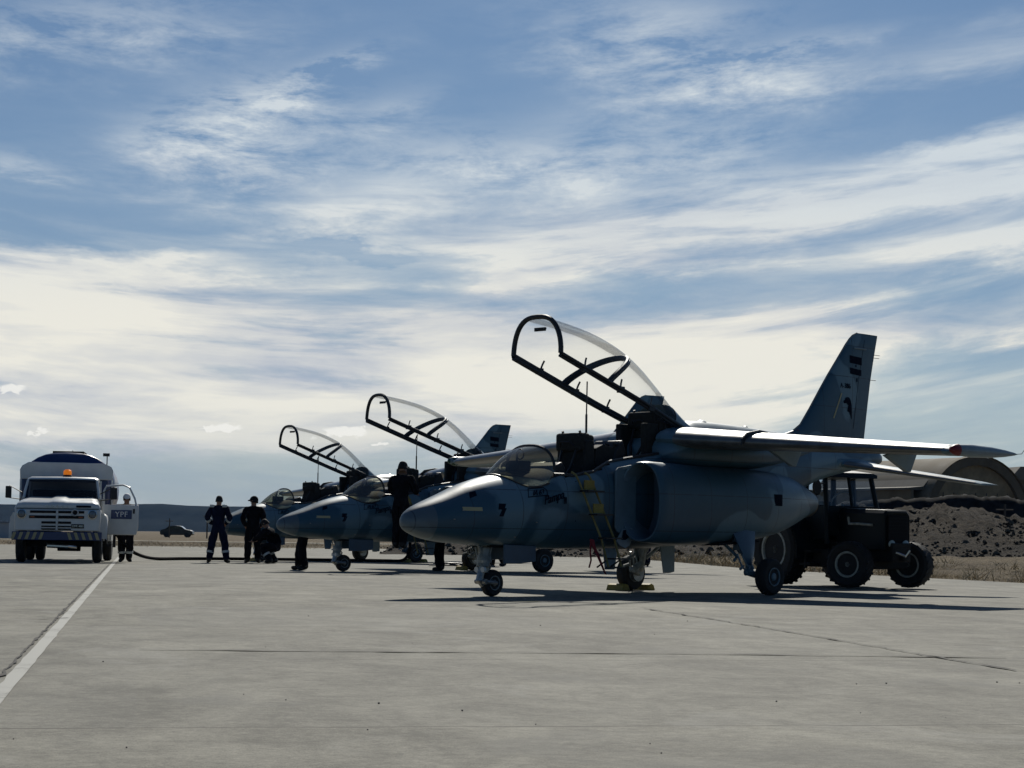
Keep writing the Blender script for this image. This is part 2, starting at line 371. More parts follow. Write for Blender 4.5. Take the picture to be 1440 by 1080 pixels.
# stones
random.seed(3)
mbs = MB()
for (px, py) in [(650, 1000), (517, 1027), (145, 931), (178, 1052), (402, 985), (930, 1060), (1210, 1003), (1402, 960), (760, 880), (1330, 1010), (580, 905)] + [(random.uniform(0, 1440), random.uniform(860, 1075)) for _ in range(14)]:
    g_ = gnd(px, py); r = random.uniform(.002, .0045) if py > 1000 else random.uniform(.003, .007)
    mbs.lathe([(-.3 * r, .3 * r), (0.2 * r, r), (r * .8, r * .5)], (g_.x, g_.y, 0.002), 'z', 6)
tag(mbs.build('gravel_bits', mat('pebble', (0.05, 0.048, 0.045), .9), smooth=False), kind='stuff')

# hills on the horizon: a long flat-topped scarp
def hill_fn(t, b, vec):
    g = t.nodes.new('ShaderNodeNewGeometry'); P = g.outputs['Position']; x, y, z = xyz(t, P)
    a = nz(t, comb(t, x, y, z * 4.0), 0.004, 8, 0.65, 0.5); c_ = nz(t, comb(t, x, y * 0.3, z * 2.0), 0.03, 6, 0.7)
    c = mixc(t, ((a - 0.5) * 2.4 + (c_ - 0.5) * 1.2 + 0.5).clamp(), (0.008, 0.014, 0.024), (0.028, 0.036, 0.044)); t.links.new(c, b.inputs['Base Color'])  # dark blue of shade and distant air put into the base colour
M_hill = mat('shaded_blue_hillside', (0.04, 0.045, 0.05), 1.0, fn=hill_fn, spec=0.0)
def hills(name, D, prof, depth, seed):
    """prof: list of (px, py of the crest at distance D)"""
    xs = []; px = prof[0][0]
    while px < prof[-1][0]: xs.append(px); px += 6
    rows = []; nr = 10
    for r in range(nr + 1):
        t = r / nr; row = []
        for px in xs:
            py = interp(px, prof)[0]; c_ = atD(px, py, D); H = c_.z + 2
            s_ = t ** 0.75; g = noise.noise(Vector((px * .018, t * 2, seed))) + .5 * noise.noise(Vector((px * .06, t * 3, seed)))
            row.append(Vector((c_.x, D - depth * (1 - t) + g * depth * .18 * (1 - t) * t * 3, -2 + H * s_ * (1 + .05 * g * (1 - t)) + (0.4 * noise.noise(Vector((px * .05, 0, seed))) if r == nr else 0))))
        rows.append(row)
    rows.append([p + Vector((0, 900, 3)) for p in rows[-1]])
    mb = MB(); mb.rings(rows, cap=False, closed=False)
    return tag(mb.build(name, M_hill, angle=60), kind='structure')
hills('hills', 2600, [(-900, 712), (-300, 711), (0, 709), (60, 710), (170, 709), (225, 708.5), (262, 711), (300, 712), (420, 713), (600, 715), (760, 722), (1000, 736), (1250, 744), (1700, 752), (2300, 754)], 330, 2)
# rough dry ground between the apron and the hills: low rolling banks
def bank(name, x0, x1, y0, y1, hf, nx, ny, seed, m):
    rows = []
    for j in range(ny + 1):
        t = j / ny; y = y0 + (y1 - y0) * t; row = []
        for i in range(nx + 1):
            s_ = i / nx; x = x0(y) + (x1(y) - x0(y)) * s_
            row.append(Vector((x, y, hf(x, y, s_, t))))
        rows.append(row)
    mb = MB(); mb.rings(rows, cap=False, closed=False); return tag(mb.build(name, m, angle=180), kind='structure')
def edge_x(y):
    pts = [(17, 16.5), (e0.y, e0.x), (e1.y, e1.x), (e2.y, e2.x), (84, 4.0), (far, 2.0), (160, -2)]
    return interp(y, [(a, b) for a, b in pts])[0]
def nse(x, y, s, seed=0): return noise.fractal(Vector((x * s, y * s, seed)), 1.0, 2.0, 5)
def h_strip(x, y, s, t):
    d = x - edge_x(y); r = min(1, max(0, d / 3.0))
    return -.04 + r * (0.10 + 0.10 * nse(x, y, .35, 3) + 0.06 * nse(x, y, 1.4, 4)) + min(1, max(0, (d - 5) / 20)) * .25
bank('dry_grass_ground', lambda y: edge_x(y) - .1, lambda y: 60 + y * .3, 17, 150, h_strip, 220, 260, 1, M_dirt)
def rub_fn(t, b, vec):
    g = t.nodes.new('ShaderNodeNewGeometry'); x, y, z = xyz(t, g.outputs['Position']); P = comb(t, x, y, z * 1.5)
    d = nz(t, P, 0.5, 8, 0.75, .4); e = nz(t, P, 3.2, 8, 0.75)
    c = mixc(t, ((d - 0.5) * 2.2 + (e - 0.5) * 2.6 + 0.45).clamp(), (0.016, 0.014, 0.012), (0.088, 0.072, 0.054)); c = mixc(t, e.sstep(0.50, 0.40) * 0.7, c, (0.018, 0.016, 0.015))
    t.links.new(c, b.inputs['Base Color'])
    bn = t.nodes.new('ShaderNodeBump'); bn.inputs['Strength'].default_value = 1.0; bn.inputs['Distance'].default_value = 0.5
    t.links.new((d + e * 0.6).s, bn.inputs['Height']); t.links.new(bn.outputs[0], b.inputs['Normal'])
M_rub = mat('rubble_soil', (0.1, 0.08, 0.06), 0.95, fn=rub_fn, spec=0.1)
def mound(name, D, prof, front, backd, seed, rough, m, step=3.0, nr=46):
    xs = []; px = prof[0][0]
    while px <= prof[-1][0]: xs.append(px); px += step
    rows = []
    for r in range(nr + 1):
        t = r / nr; row = []; y = D - front + (front + backd) * t
        q = (y - (D - front)) / front if y < D else 1 - (y - D) / backd
        q = max(0, min(1, q)); sh = q * q * (3 - 2 * q)
        for px in xs:
            c_ = atD(px, interp(px, prof)[0], D); X = c_.x; H = max(0.1, c_.z)
            nn = nse(X, y, .28, seed) * .55 + nse(X, y, 1.1, seed + 3) * .5 + abs(noise.noise(Vector((X * 1.9, y * 1.9, seed)))) * .55 + abs(noise.noise(Vector((X * 4.1, y * 3.1, seed)))) * .3
            row.append(Vector((X, y, -.05 + sh * (H + .05) + nn * rough * (0.25 + sh) * min(1, H))))
        rows.append(row)
    mb = MB(); mb.rings(rows, cap=False, closed=False); return tag(mb.build(name, m, angle=180), kind='structure')
mound('earth_mound', 96, [(560, 764), (700, 762), (860, 761), (960, 757), (1060, 746), (1150, 732), (1230, 722), (1275, 721), (1300, 718), (1330, 719), (1360, 723), (1400, 730), (1440, 742), (1500, 748), (1600, 744)], 17, 22, 2, .55, M_rub)
mound('spoil_bank', 150, [(1080, 742), (1160, 712), (1240, 702), (1275, 703), (1300, 700), (1350, 698), (1400, 700), (1440, 706), (1500, 702), (1640, 708)], 3.2, 14, 11, .28, mat('shaded_spoil', (0.012, 0.012, 0.013), .95, var=.5, vscale=1.5, spec=.1), step=2.5, nr=34)  # the bank's shade is put into its near-black soil colour

# clods and stones over the mound
random.seed(21); mc = MB()
for _ in range(2600):
    px = random.uniform(1060, 1480) if random.random() < .75 else random.uniform(560, 1060); t = random.random() ** .8
    pr = [(560, 764), (960, 757), (1060, 746), (1150, 732), (1230, 722), (1300, 718), (1330, 719), (1400, 730), (1480, 746)]
    cst = atD(px, interp(px, pr)[0], 96); y = 79 + 17 * t; sh = t * t * (3 - 2 * t); z = -.05 + sh * (cst.z + .05) + .05; r = random.uniform(.03, .09) if random.random() < .9 else random.uniform(.10, .20)
    x = cst.x; nn_ = 6; a0 = random.uniform(0, 6)
    mc.rings([[(x + r * s_ * math.cos(a0 + k) * random.uniform(.7, 1.2), y + r * s_ * math.sin(a0 + k) * random.uniform(.7, 1.2), z + r * h_) for k in range(nn_)] for s_, h_ in ((.8, -.6), (1.1, 0), (.5, .7))], True, random.choice((0, 1)))
tag(mc.build('rubble', [mat('dark_clod', (0.026, 0.022, 0.018), .95, spec=.1), mat('grey_clod', (0.085, 0.072, 0.056), .95, spec=.1)], smooth=False), kind='stuff')

# dry grass along the apron edge (one mass of blades)
random.seed(11)
mg = MB()
def blades(x, y, z, h, n, spread):
    for _ in range(n):
        a = random.uniform(0, 6.28); px, py = x + random.gauss(0, spread), y + random.gauss(0, spread); hh = h * random.uniform(.5, 1.1); w_ = h * .05
        lx, ly = random.gauss(0, h * .7), random.gauss(0, h * .7); c_, s_ = math.cos(a) * w_, math.sin(a) * w_
        mg.add([(px - c_, py - s_, z), (px + c_, py + s_, z), (px + lx, py + ly, z + hh)], [(0, 1, 2)], random.choice((0, 0, 1)))
for _ in range(2600):
    y = random.choice((random.uniform(30, 75), random.uniform(38, 130))); d = abs(random.gauss(0, 5)) + .15
    if random.random() < .35: d = random.uniform(.1, 1.2)
    x = edge_x(y) + d; z = -.03 + min(1, d / 3) * .12
    blades(x, y, z, (random.uniform(.03, .13) if random.random() < .9 else random.uniform(.18, .36)) * (1 if y < 70 else 1.3), 12, random.uniform(.08, .3))
for _ in range(900):
    x = random.uniform(-45, 5); y = random.uniform(far - 12 if x < -10 else far, far + 25)
    blades(x, y, -.03, random.uniform(.1, .3), 8, .4)
tag(mg.build('dry_grass', [mat('straw_grass', (0.42, 0.33, 0.19), .9, spec=.1), mat('grey_grass', (0.26, 0.21, 0.13), .9, spec=.1)], smooth=False), kind='stuff')

# ---------------------------------------------------------------- jet trainers
# builder coords: X aft of the nose wheel, Y to port, Z up; local x points forward
JF = lambda p: (-p[0], p[1], p[2])
def camo_fn(t, b, vec):
    x, y, z = xyz(t, vec)
    a = nz(t, comb(t, x + 0.35, y * 0.6, z * 1.2), 0.50, 2, 0.45, 0.4); g = nz(t, vec, 7, 6, 0.7); st = nz(t, comb(t, x, y, z * 0.35), 11, 5, 0.7)
    m = ((a + (g - 0.5) * 0.02)).sstep(0.497, 0.512)
    dark, lite = (0.028, 0.080, 0.118), (0.100, 0.178, 0.222)
    c = mixc(t, m, dark, lite)
    nose = (x).sstep(1.28, 1.285); c = mixc(t, nose * 0.75, c, (0.110, 0.135, 0.150))          # grey radome
    # panel lines
    pl = 0.0
    for k, off in ((0.83, .1), ): 
        pl = ((((x + off) * (1 / k))._m('FRACT') - 0.5).abs() - 0.5).abs() * k
    zl = ((((z + 0.13) * (1 / 0.52))._m('FRACT') - 0.5).abs() - 0.5).abs() * 0.52
    ln = pl.min(zl); c = mixc(t, ln.sstep(0.009, 0.004) * g.sstep(0.30, 0.5) * 0.75, c, (0.02, 0.03, 0.04))
    c = mixc(t, st.sstep(0.58, 0.72) * 0.28, c, (0.05, 0.06, 0.07)); c = mixc(t, g.sstep(0.6, 0.75) * 0.18, c, (0.10, 0.13, 0.16))
    t.links.new(c, b.inputs['Base Color']); t.links.new(((g - 0.5) * 0.30 + 0.46).s, b.inputs['Roughness'])
M_camo = mat('blue_grey_camouflage', (0.08, 0.12, 0.16), 0.45, fn=camo_fn, coat=0.10, bump=0.04, bscale=5)
M_pale = mat('pale_grey_paint', (0.16, 0.21, 0.235), 0.45, var=.12, vscale=4, coat=.2)
M_blu = mat('blue_door_paint', (0.045, 0.085, 0.13), 0.4, var=.12, vscale=5, coat=.2)
M_glare = mat('sun_glare_edge', (0.16, 0.16, 0.155), 0.36, metal=0.45, var=.2, vscale=5, coat=.3)  # metallic sheen that gives the leading edges their sun glare
M_gear = mat('gear_grey_enamel', (0.20, 0.22, 0.22), 0.4, var=.25, vscale=14)
M_gearblue = mat('gear_blue_enamel', (0.10, 0.16, 0.20), 0.4, var=.25, vscale=14)
M_chrome = mat('dull_steel', (0.30, 0.30, 0.29), 0.35, metal=.7, var=.3, vscale=20)
M_black = mat('black_fitting', (0.012, 0.012, 0.014), 0.5)
M_frame = mat('canopy_frame_black', (0.016, 0.018, 0.022), 0.45)
M_tyre = mat('tyre_rubber', (0.018, 0.018, 0.019), 0.8, var=.25, vscale=9)
M_duct = mat('duct_interior', (0.10, 0.15, 0.19), 0.6)
M_split = mat('splitter_paint', (0.095, 0.150, 0.185), 0.4, var=.15, vscale=3)
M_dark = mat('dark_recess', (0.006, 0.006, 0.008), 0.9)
M_seat = mat('seat_fabric', (0.016, 0.017, 0.016), 0.85, var=.4, vscale=18)
M_metalburn = mat('burnt_exhaust_metal', (0.10, 0.09, 0.08), 0.4, metal=.8)
M_red = mat('red_lens', (0.16, 0.004, 0.008), 0.4)
M_redtag = mat('red_cloth', (0.22, 0.010, 0.018), 0.8)
M_yel = mat('faded_yellow_paint', (0.27, 0.20, 0.04), 0.6, var=.2, vscale=10)
M_mark = mat('marking_ink', (0.004, 0.008, 0.020), 0.9, spec=.1)
M_cream = mat('cream_stencil', (0.42, 0.36, 0.20), 0.6)
M_glass = glassmat('canopy_perspex', (0.975, 0.98, 0.98), 0.02, 0.99)
M_wsglass = glassmat('windscreen_perspex', (0.48, 0.48, 0.38), 0.07, 0.90)
M_lamp = mat('lamp_glass', (0.6, 0.6, 0.58), 0.1, coat=.6)

# X, top, bottom, halfwidth, z of greatest width, exponent top
FUS = [(-1.66, .985, .965, .012, .975), (-1.645, 1.045, .915, .065, .975), (-1.60, 1.10, .87, .115, .98), (-1.50, 1.165, .825, .18, .985), (-1.30, 1.245, .765, .265, 1.0), (-1.0, 1.352, .722, .34, 1.02),
       (-.6, 1.50, .695, .41, 1.06), (-.1, 1.625, .670, .47, 1.12), (.35, 1.68, .655, .50, 1.18), (.73, 1.72, .648, .52, 1.22), (1.2, 1.83, .645, .535, 1.27), (1.9, 1.965, .642, .55, 1.32), (2.6, 2.08, .645, .555, 1.36),
       (3.15, 2.165, .66, .56, 1.40), (3.42, 2.215, .68, .56, 1.45), (3.60, 2.38, .69, .56, 1.48), (3.78, 2.49, .70, .56, 1.5), (4.1, 2.57, .72, .56, 1.55), (5.0, 2.565, .76, .55, 1.6), (5.8, 2.53, 1.0, .50, 1.72), (6.4, 2.50, 1.38, .44, 1.86),
       (7.0, 2.46, 1.66, .36, 1.98), (7.8, 2.42, 1.86, .27, 2.08), (8.6, 2.38, 1.99, .18, 2.15), (9.1, 2.33, 2.06, .11, 2.18), (9.28, 2.26, 2.12, .04, 2.19)]
def fsec(X, n=48):
    top, bot, hw, zm = spl(X, FUS); ring = []
    ct = 0.0
    if .2 < X < 4.2: ct = min(1, (X - .2) / .5) * min(1, (4.2 - X) / .6)
    et = 2.0 + 0.9 * ct; eb = 2.25
    for k in range(n):
        a = 2 * math.pi * k / n; c, s_ = math.cos(a), math.sin(a); e = et if s_ > 0 else eb
        y = hw * math.copysign(abs(c) ** (2 / e), c); z = zm + (top - zm if s_ > 0 else zm - bot) * math.copysign(abs(s_) ** (2 / e), s_)
        ring.append((X, y, z))
    return ring
def fus_y(X, Z):
    top, bot, hw, zm = spl(X, FUS); ct = 0.0
    if .2 < X < 4.2: ct = min(1, (X - .2) / .5) * min(1, (4.2 - X) / .6)
    e = 2.0 + 0.9 * ct if Z > zm else 2.25; h = (top - zm) if Z > zm else (zm - bot)
    return hw * max(0, 1 - min(1, abs(Z - zm) / h) ** e) ** (1 / e)
COCK = (.80, 3.42)

def wheel(parent, name, c, r, w_, rim=.55, mat_rim=None):
    """tyre with a rounded tread, as a part, and the hub as its sub-part"""
    mb = MB(JF); h = w_ / 2
    mb.lathe([(-h * .82, r * rim), (-h, r * .72), (-h * .94, r * .88), (-h * .62, r * .975), (-h * .2, r), (h * .2, r), (h * .62, r * .975), (h * .94, r * .88), (h, r * .72), (h * .82, r * rim)], c, 'y', 40, cap=True)
    ty = mb.build(name, M_tyre, parent, angle=30)
    mb = MB(JF); R2 = r * rim
    for s_ in (-1, 1):
        mb.lathe([(s_ * h * .80, R2 * .98), (s_ * h * .98, R2 * 1.0), (s_ * h * .98, R2 * .90), (s_ * h * .66, R2 * .80), (s_ * h * .60, R2 * .5), (s_ * h * .88, R2 * .42), (s_ * h * 1.0, R2 * .30), (s_ * h * 1.02, .001)], c, 'y', 28, cap=False)
        for k in range(8):
            a = k * math.pi / 4; mb.lathe([(s_ * h * .6, .008), (s_ * h * .74, .008)], (c[0] + math.cos(a) * R2 * .66, c[1], c[2] + math.sin(a) * R2 * .66), 'y', 6)
    mb.build('wheel_rim', mat_rim or M_gear, ty, angle=30); return ty

def foil(yr, y, le, ch, z, th, n=14, camber=.012):
    """closed aerofoil section ring at span y"""
    ring = []
    ts = [0.5 * (1 - math.cos(math.pi * i / n)) for i in range(n + 1)]
    f = lambda t: 5 * th * (.2969 * math.sqrt(t) - .126 * t - .3516 * t * t + .2843 * t ** 3 - .1036 * t ** 4)
    for t in ts: ring.append((le + ch * t, y, z + ch * (f(t) + camber * 4 * t * (1 - t))))
    for t in reversed(ts[1:-1]): ring.append((le + ch * t, y, z + ch * (-f(t) * .85 + camber * 4 * t * (1 - t))))
    return ring

def make_jet(first_label):
    root = thing('jet_trainer', first_label, 'jet aircraft', group='jet trainers parked with raised canopies')
    # -- fuselage: a loft whose top is open over the two cockpits
    mb = MB(JF); xs = [-1.66, -1.645, -1.62, -1.59, -1.55, -1.5, -1.43, -1.35, -1.25, -1.12, -1.0] + [-1 + .14 * i for i in range(1, 13)] + [.80, .95, 1.1, 1.3, 1.5, 1.7, 1.9, 2.1, 2.3, 2.5, 2.7, 2.9, 3.1, 3.30, 3.42, 3.5, 3.6, 3.75, 3.9, 4.1] + [4.4 + .3 * i for i in range(15)] + [8.8, 9.0, 9.1, 9.2, 9.28]
    xs = sorted(set(round(x, 3) for x in xs)); n = 48; R_ = [fsec(x, n) for x in xs]
    vs = [p for r in R_ for p in r]; fs = []
    kk = lambda x: 5 if 1.05 < x < 1.6 else (6 if .9 < x < 1.8 else 7)      # sill dips beside the front seat
    for i in range(len(xs) - 1):
        for j in range(n):
            if COCK[0] <= xs[i] < COCK[1] - .01 and min(kk(xs[i]), kk(xs[i + 1])) <= j < 24 - min(kk(xs[i]), kk(xs[i + 1])): continue
            k = (j + 1) % n; fs.append((i * n + j, i * n + k, (i + 1) * n + k, (i + 1) * n + j))
    fs.append(tuple(range(n - 1, -1, -1))); fs.append(tuple((len(xs) - 1) * n + j for j in range(n)))
    mb.add(vs, fs); fus = mb.build('fuselage', M_camo, root, angle=50)
    # cockpit tub (inside walls, floor and bulkheads)
    mb = MB(JF); rr = []
    for x in xs:
        if COCK[0] <= x <= COCK[1]:
            s7 = R_[xs.index(x)][kk(x)]; s17 = R_[xs.index(x)][24 - kk(x)]; zf = 1.0 + (x - .8) * .1
            rr.append([(x, s7[1] - .004, s7[2] - .002), (x, s7[1] - .03, s7[2] - .06), (x, .36, zf), (x, -.36, zf), (x, s17[1] + .03, s17[2] - .06), (x, s17[1] + .004, s17[2] - .002)])
    mb.rings(rr, cap=False, closed=False)
    for q in (rr[0], rr[-1]): mb.add(q, [(0, 1, 2, 3, 4, 5)])
    mb.build('cockpit_tub', M_black, root, smooth=False)
    # dark sealing strip along the sills
    for s_ in (1, -1):
        mb = MB(JF); mb.tube([(x, s_ * (R_[xs.index(x)][kk(x)][1] + .002), R_[xs.index(x)][kk(x)][2] + .002) for x in xs if COCK[0] <= x <= COCK[1]], .026, 6)
        mb.build('cockpit_sill', M_frame, root)
    # instrument shrouds, seats
    for i, (x0, zb) in enumerate(((.95, 1.70), (2.22, 1.98))):
        mb = MB(JF); mb.prism([(x0 - .12, zb - .25), (x0 - .02, zb + .08), (x0 + .14, zb + .15 + .08 * i), (x0 + .22, zb + .05), (x0 + .16, zb - .3)], -.27, .27)
        mb.build('instrument_shroud', M_black, root, bevel=.03)
    for i, (x0, zt) in enumerate(((1.45, 2.20), (3.0, 2.58))):
        st = MB(JF)
        z0 = zt - 1.0
        st.prism([(x0 - .30, z0), (x0 - .28, z0 + .12), (x0 + .02, z0 + .12), (x0 + .10, zt - .28), (x0 + .10, zt - .03), (x0 + .30, zt - .02), (x0 + .32, zt - .30), (x0 + .26, z0)], -.27, .27)
        seat = st.build('ejection_seat', M_seat, root, bevel=.03)
        h = MB(JF); h.box((x0 + .14, 0, zt - .06), (.20, .50, .26)); h.box((x0 + .28, 0, zt - .05), (.14, .46, .20)); h.build('headrest', M_seat, seat, bevel=.04)
        h = MB(JF)
        for s_ in (-1, 1): h.tube([(x0 + .16, s_ * .17, zt - .3), (x0 + .14, s_ * .17, zt + .02), (x0 + .10, s_ * .16, zt + .10)], .018, 6); h.tube([(x0 + .36, s_ * .12, zt - .6), (x0 + .36, s_ * .12, zt)], .022, 8)
        h.tube([(x0 + .02, -.13, zt - .12), (x0 - .03, -.08, zt - .06), (x0 - .03, .08, zt - .06), (x0 + .02, .13, zt - .12)], .012, 6); h.tube([(x0 + .09, .14, zt - .1), (x0 - .02, .12, zt - .4), (x0 - .1, .05, zt - .6)], .02, 6); h.tube([(x0 + .09, -.14, zt - .1), (x0 - .02, -.12, zt - .4), (x0 - .1, -.05, zt - .6)], .02, 6)
        h.build('seat_harness', M_black, seat)
    # clutter between the seats: hoses, boxes, helmet hook
    mb = MB(JF); random.seed(5)
    mb.prism([(1.78, 1.70), (1.80, 2.06), (1.95, 2.12), (2.18, 2.08), (2.42, 2.0), (2.5, 1.8)], -.25, .25)
    for _ in range(7): 
        x = random.uniform(1.75, 2.3); y = random.uniform(-.25, .25); mb.tube([(x, y, 1.9), (x + .04, y + .03, 2.14), (x + .12, y, 2.13), (x + .15, y, 1.95)], .016, 6)
    mb.build('cockpit_equipment', M_seat, root, bevel=.02)
    # hinge bulkhead behind the rear seat
    rr = []
    for x in (3.41, 3.46, 3.52, 3.58, 3.64, 3.72): rg = fsec(x, 48); rr.append([(px, py * 1.012, pz + .010) for px, py, pz in rg[5:20]])
    mb = MB(JF); mb.rings(rr, cap=False, closed=False); mb.build('hinge_bay_cover', M_black, root, angle=80)
    mb = MB(JF); mb.box((3.2, 0, 2.3), (.12, .62, .42)); mb.box((2.98, .24, 2.22), (.3, .10, .5)); mb.box((2.98, -.24, 2.22), (.3, .10, .5)); mb.build('rear_cockpit_frame', M_seat, root, bevel=.02)
    mb = MB(JF); mb.prism([(3.28, 1.95), (3.34, 2.42), (3.62, 2.47), (3.75, 2.44), (3.62, 1.95)], -.36, .36); 
    for s_ in (-1, 1): mb.box((3.3, s_ * .25, 2.42), (.12, .14, .14)); mb.tube([(3.35, s_ * .3, 2.3), (3.5, s_ * .3, 2.5), (3.7, s_ * .3, 2.45)], .03, 6)
    mb.build('rear_bulkhead', M_black, root, bevel=.015)
    # windscreen: curved perspex and its bow
    mb = MB(JF); rows = []; NW = 20
    for i in range(11):
        t = i / 10; x0 = -.05 + .0 * t
        row = []
        for k in range(NW + 1):
            a = math.pi * k / NW; c, s_ = math.cos(a), math.sin(a)
            # from the base curve on the nose to the bow
            bx = .62 - .67 * s_ ** .8; by = .455 * c; bz = fsec_z(bx, by) + .006
            wx = .73 - .03 * s_; wy = .455 * math.copysign(abs(c) ** .8, c); wz = 1.715 + .345 * s_ ** .85
            row.append((bx + (wx - bx) * t, by + (wy - by) * t, bz + (wz - bz) * t + .06 * math.sin(math.pi * t) * s_))
        rows.append(row)
    mb.rings(rows, cap=False, closed=False); ws = mb.build('windscreen', M_wsglass, root, angle=80)
    mb = MB(JF); mb.tube(rows[-1], .020, 8); mb.build('windscreen_bow', M_frame, ws)
    mb = MB(JF); mb.tube(rows[0], .014, 6); mb.build('windscreen_base_strip', M_frame, ws)
    rows_g = []
    for i in range(9):
        x = .02 + .80 * i / 8; wy = min(.42, .10 + .6 * (x - .0)); rows_g.append([(x, wy * c_, fsec_z(x, wy * c_) + .010) for c_ in [math.cos(math.pi * k / 14) for k in range(15)]])
    mb = MB(JF); mb.rings(rows_g, cap=False, closed=False); mb.build('cockpit_shade_sheet', M_dark, root, angle=80)  # black sheet over the skin, painting in the dark cockpit interior under the glass
    mb = MB(JF); mb.tube([(.45, .0, 1.75), (.46, 0, 1.93), (.50, 0, 1.96)], .015, 6); mb.tube([(.52 + .0 * a, .07 * math.cos(a * .7), 1.93 + .07 * math.sin(a * .7)) for a in range(10)], .010, 6); mb.box((.5, 0, 1.76), (.25, .2, .16)); mb.build('gunsight', M_black, root)
    # -- canopy, raised on its rear hinge
    can = MB(JF)
    r0, r1 = Vector((.83, 0, 3.33)), Vector((3.60, 0, 2.42)); ax = (r1 - r0).normalized(); up = Vector((-ax.z, 0, ax.x)); L = (r1 - r0).length
    def cp(a, y, h): p = r0 + ax * a + up * h; return (p.x, y, p.z)
    HP = [(0, .50), (.5, .60), (1.0, .665), (1.5, .66), (1.9, .58), (2.3, .44), (2.6, .31), (L, .2)]
    def arch(a, lean=0.0, hs=1.0, n=20, hw=.45):
        h = interp(a + 0, HP)[0] * hs if a + 0 <= L else .2; out_ = []
        w_ = hw * (1 - max(0, a - 1.8) * .10)
        for k in range(n + 1):
            t = math.pi * k / n; c, s_ = math.cos(t), math.sin(t)
            out_.append(cp(a + lean * s_, w_ * math.copysign(abs(c) ** .75, c) * (1 + .06 * s_ * abs(c)), h * s_ ** .9))
        return out_
    def HPs(a): return spl(a, HP)[0]
    rows = []
    for i in range(25):
        a = L * i / 24; h = HPs(a); row = []; w_ = .45 * (1 - max(0, a - 1.8) * .12)
        for k in range(25):
            t = math.pi * k / 24; c, s_ = math.cos(t), math.sin(t)
            lean = -.16 * (1 - i / 24)
            row.append(cp(a + lean * s_ * (1 if i else 1), w_ * math.copysign(abs(c) ** .72, c), h * s_ ** .92))
        rows.append(row)
    can.rings(rows, cap=False, closed=False)
    canopy = can.build('canopy', M_glass, root, angle=80)
    mb = MB(JF); mb.tube(rows[0], .036, 8); mb.build('front_hoop', M_frame, canopy)
    for s_ in (0, 24):
        sg = 1 if s_ == 0 else -1
        mb = MB(JF)
        pts = [rows[i][s_] for i in range(25)]
        rr_ = .028 if sg == 1 else .042; mb.tube(pts, rr_, 8); mb.tube([(p[0] + up.x * -.04, p[1] - sg * .012, p[2] + up.z * -.04) for p in pts], rr_ * .8, 8)
        for a in (.55, 1.35, 2.05): 
            q = cp(a, sg * .42, .03); mb.tube([q, (q[0] + up.x * .06, q[1] - sg * .01, q[2] + up.z * .06), (q[0] + up.x * .12 + .01, q[1] - sg * .02, q[2] + up.z * .12)], .014, 6); mb.box(cp(a, sg * .435, -.01), (.12, .05, .09))
        mb.build('canopy_rail', M_frame, canopy)
    # mid arch, leaning aft and doubled
    mid = []
    for k in range(25):
        t = math.pi * k / 24; c, s_ = math.cos(t), math.sin(t)
        mid.append(cp(1.06 + .56 * s_ ** 1.1, .44 * math.copysign(abs(c) ** .8, c), .615 * s_ ** .95))
    mb = MB(JF); mb.tube(mid, .034, 8); mb.tube([(p[0] + .05, p[1] * .96, p[2] - .02) for p in mid], .024, 8); mb.build('middle_arch', M_frame, canopy)
    mb = MB(JF); mb.tube([cp(.06, -.20, .40), cp(.10, -.05, .44)], .018, 6); mb.box(cp(.08, -.14, .42), (.03, .2, .05)); mb.build('canopy_mirror', M_black, canopy)
    # rear hood of the canopy: painted metal shell
    hood = []
    for i in range(19, 25):
        hood.append([(p[0] + up.x * .006, p[1] * 1.015, p[2] + up.z * .008) for p in rows[i]])
    last = [(3.93 , p[1] * .98, 2.36 + (p[2] - 2.42) * .35 ) for p in rows[24]]
    hood = hood[3:]; hood.append(last); mb = MB(JF); mb.rings(hood, cap=False, closed=False); mb.build('canopy_hood', M_pale, canopy, angle=80)
    mb = MB(JF); mb.tube([(1.87, -.0, 2.05), (1.87, 0, 2.55)], .016, 8); mb.tube([(1.87, 0, 2.5), (1.88, 0, 3.02)], .010, 8); mb.build('canopy_strut', M_frame, canopy)
    # -- engine nacelles with open intakes either side
    NAC = [(2.36, .775, .245, 1.87, .765, 2.4), (2.42, .78, .265, 1.885, .75, 2.45), (2.6, .755, .285, 1.885, .735, 2.6), (3.0, .66, .385, 1.88, .715, 2.8), (3.6, .55, .50, 1.87, .715, 2.7), (4.4, .52, .535, 1.87, .745, 2.6), (5.0, .50, .525, 1.86, .80, 2.5), (5.6, .45, .47, 1.83, .89, 2.4), (6.1, .36, .42, 1.78, 1.00, 2.2), (6.5, .27, .36, 1.70, 1.10, 2.1), (6.85, .20, .30, 1.60, 1.19, 2.0)]
    def nsec(X, sg, shrink=0.0, n=36):
        yc, hw, zt, zb, e = spl(X, NAC); zc, hz = (zt + zb) / 2, (zt - zb) / 2 - shrink; hw -= shrink; out_ = []
        for k in range(n):
            a = 2 * math.pi * k / n; c, s_ = math.cos(a), math.sin(a)
            yy = yc + hw * math.copysign(abs(c) ** (2 / e), c); fade = max(0, 1 - (X - 2.36) / .74); fade = fade * fade * (3 - 2 * fade)
            out_.append((X - .05 + (yy - 1.02) * .62 * fade, sg * yy, zc + hz * math.copysign(abs(s_) ** (2 / e), s_)))
        return out_
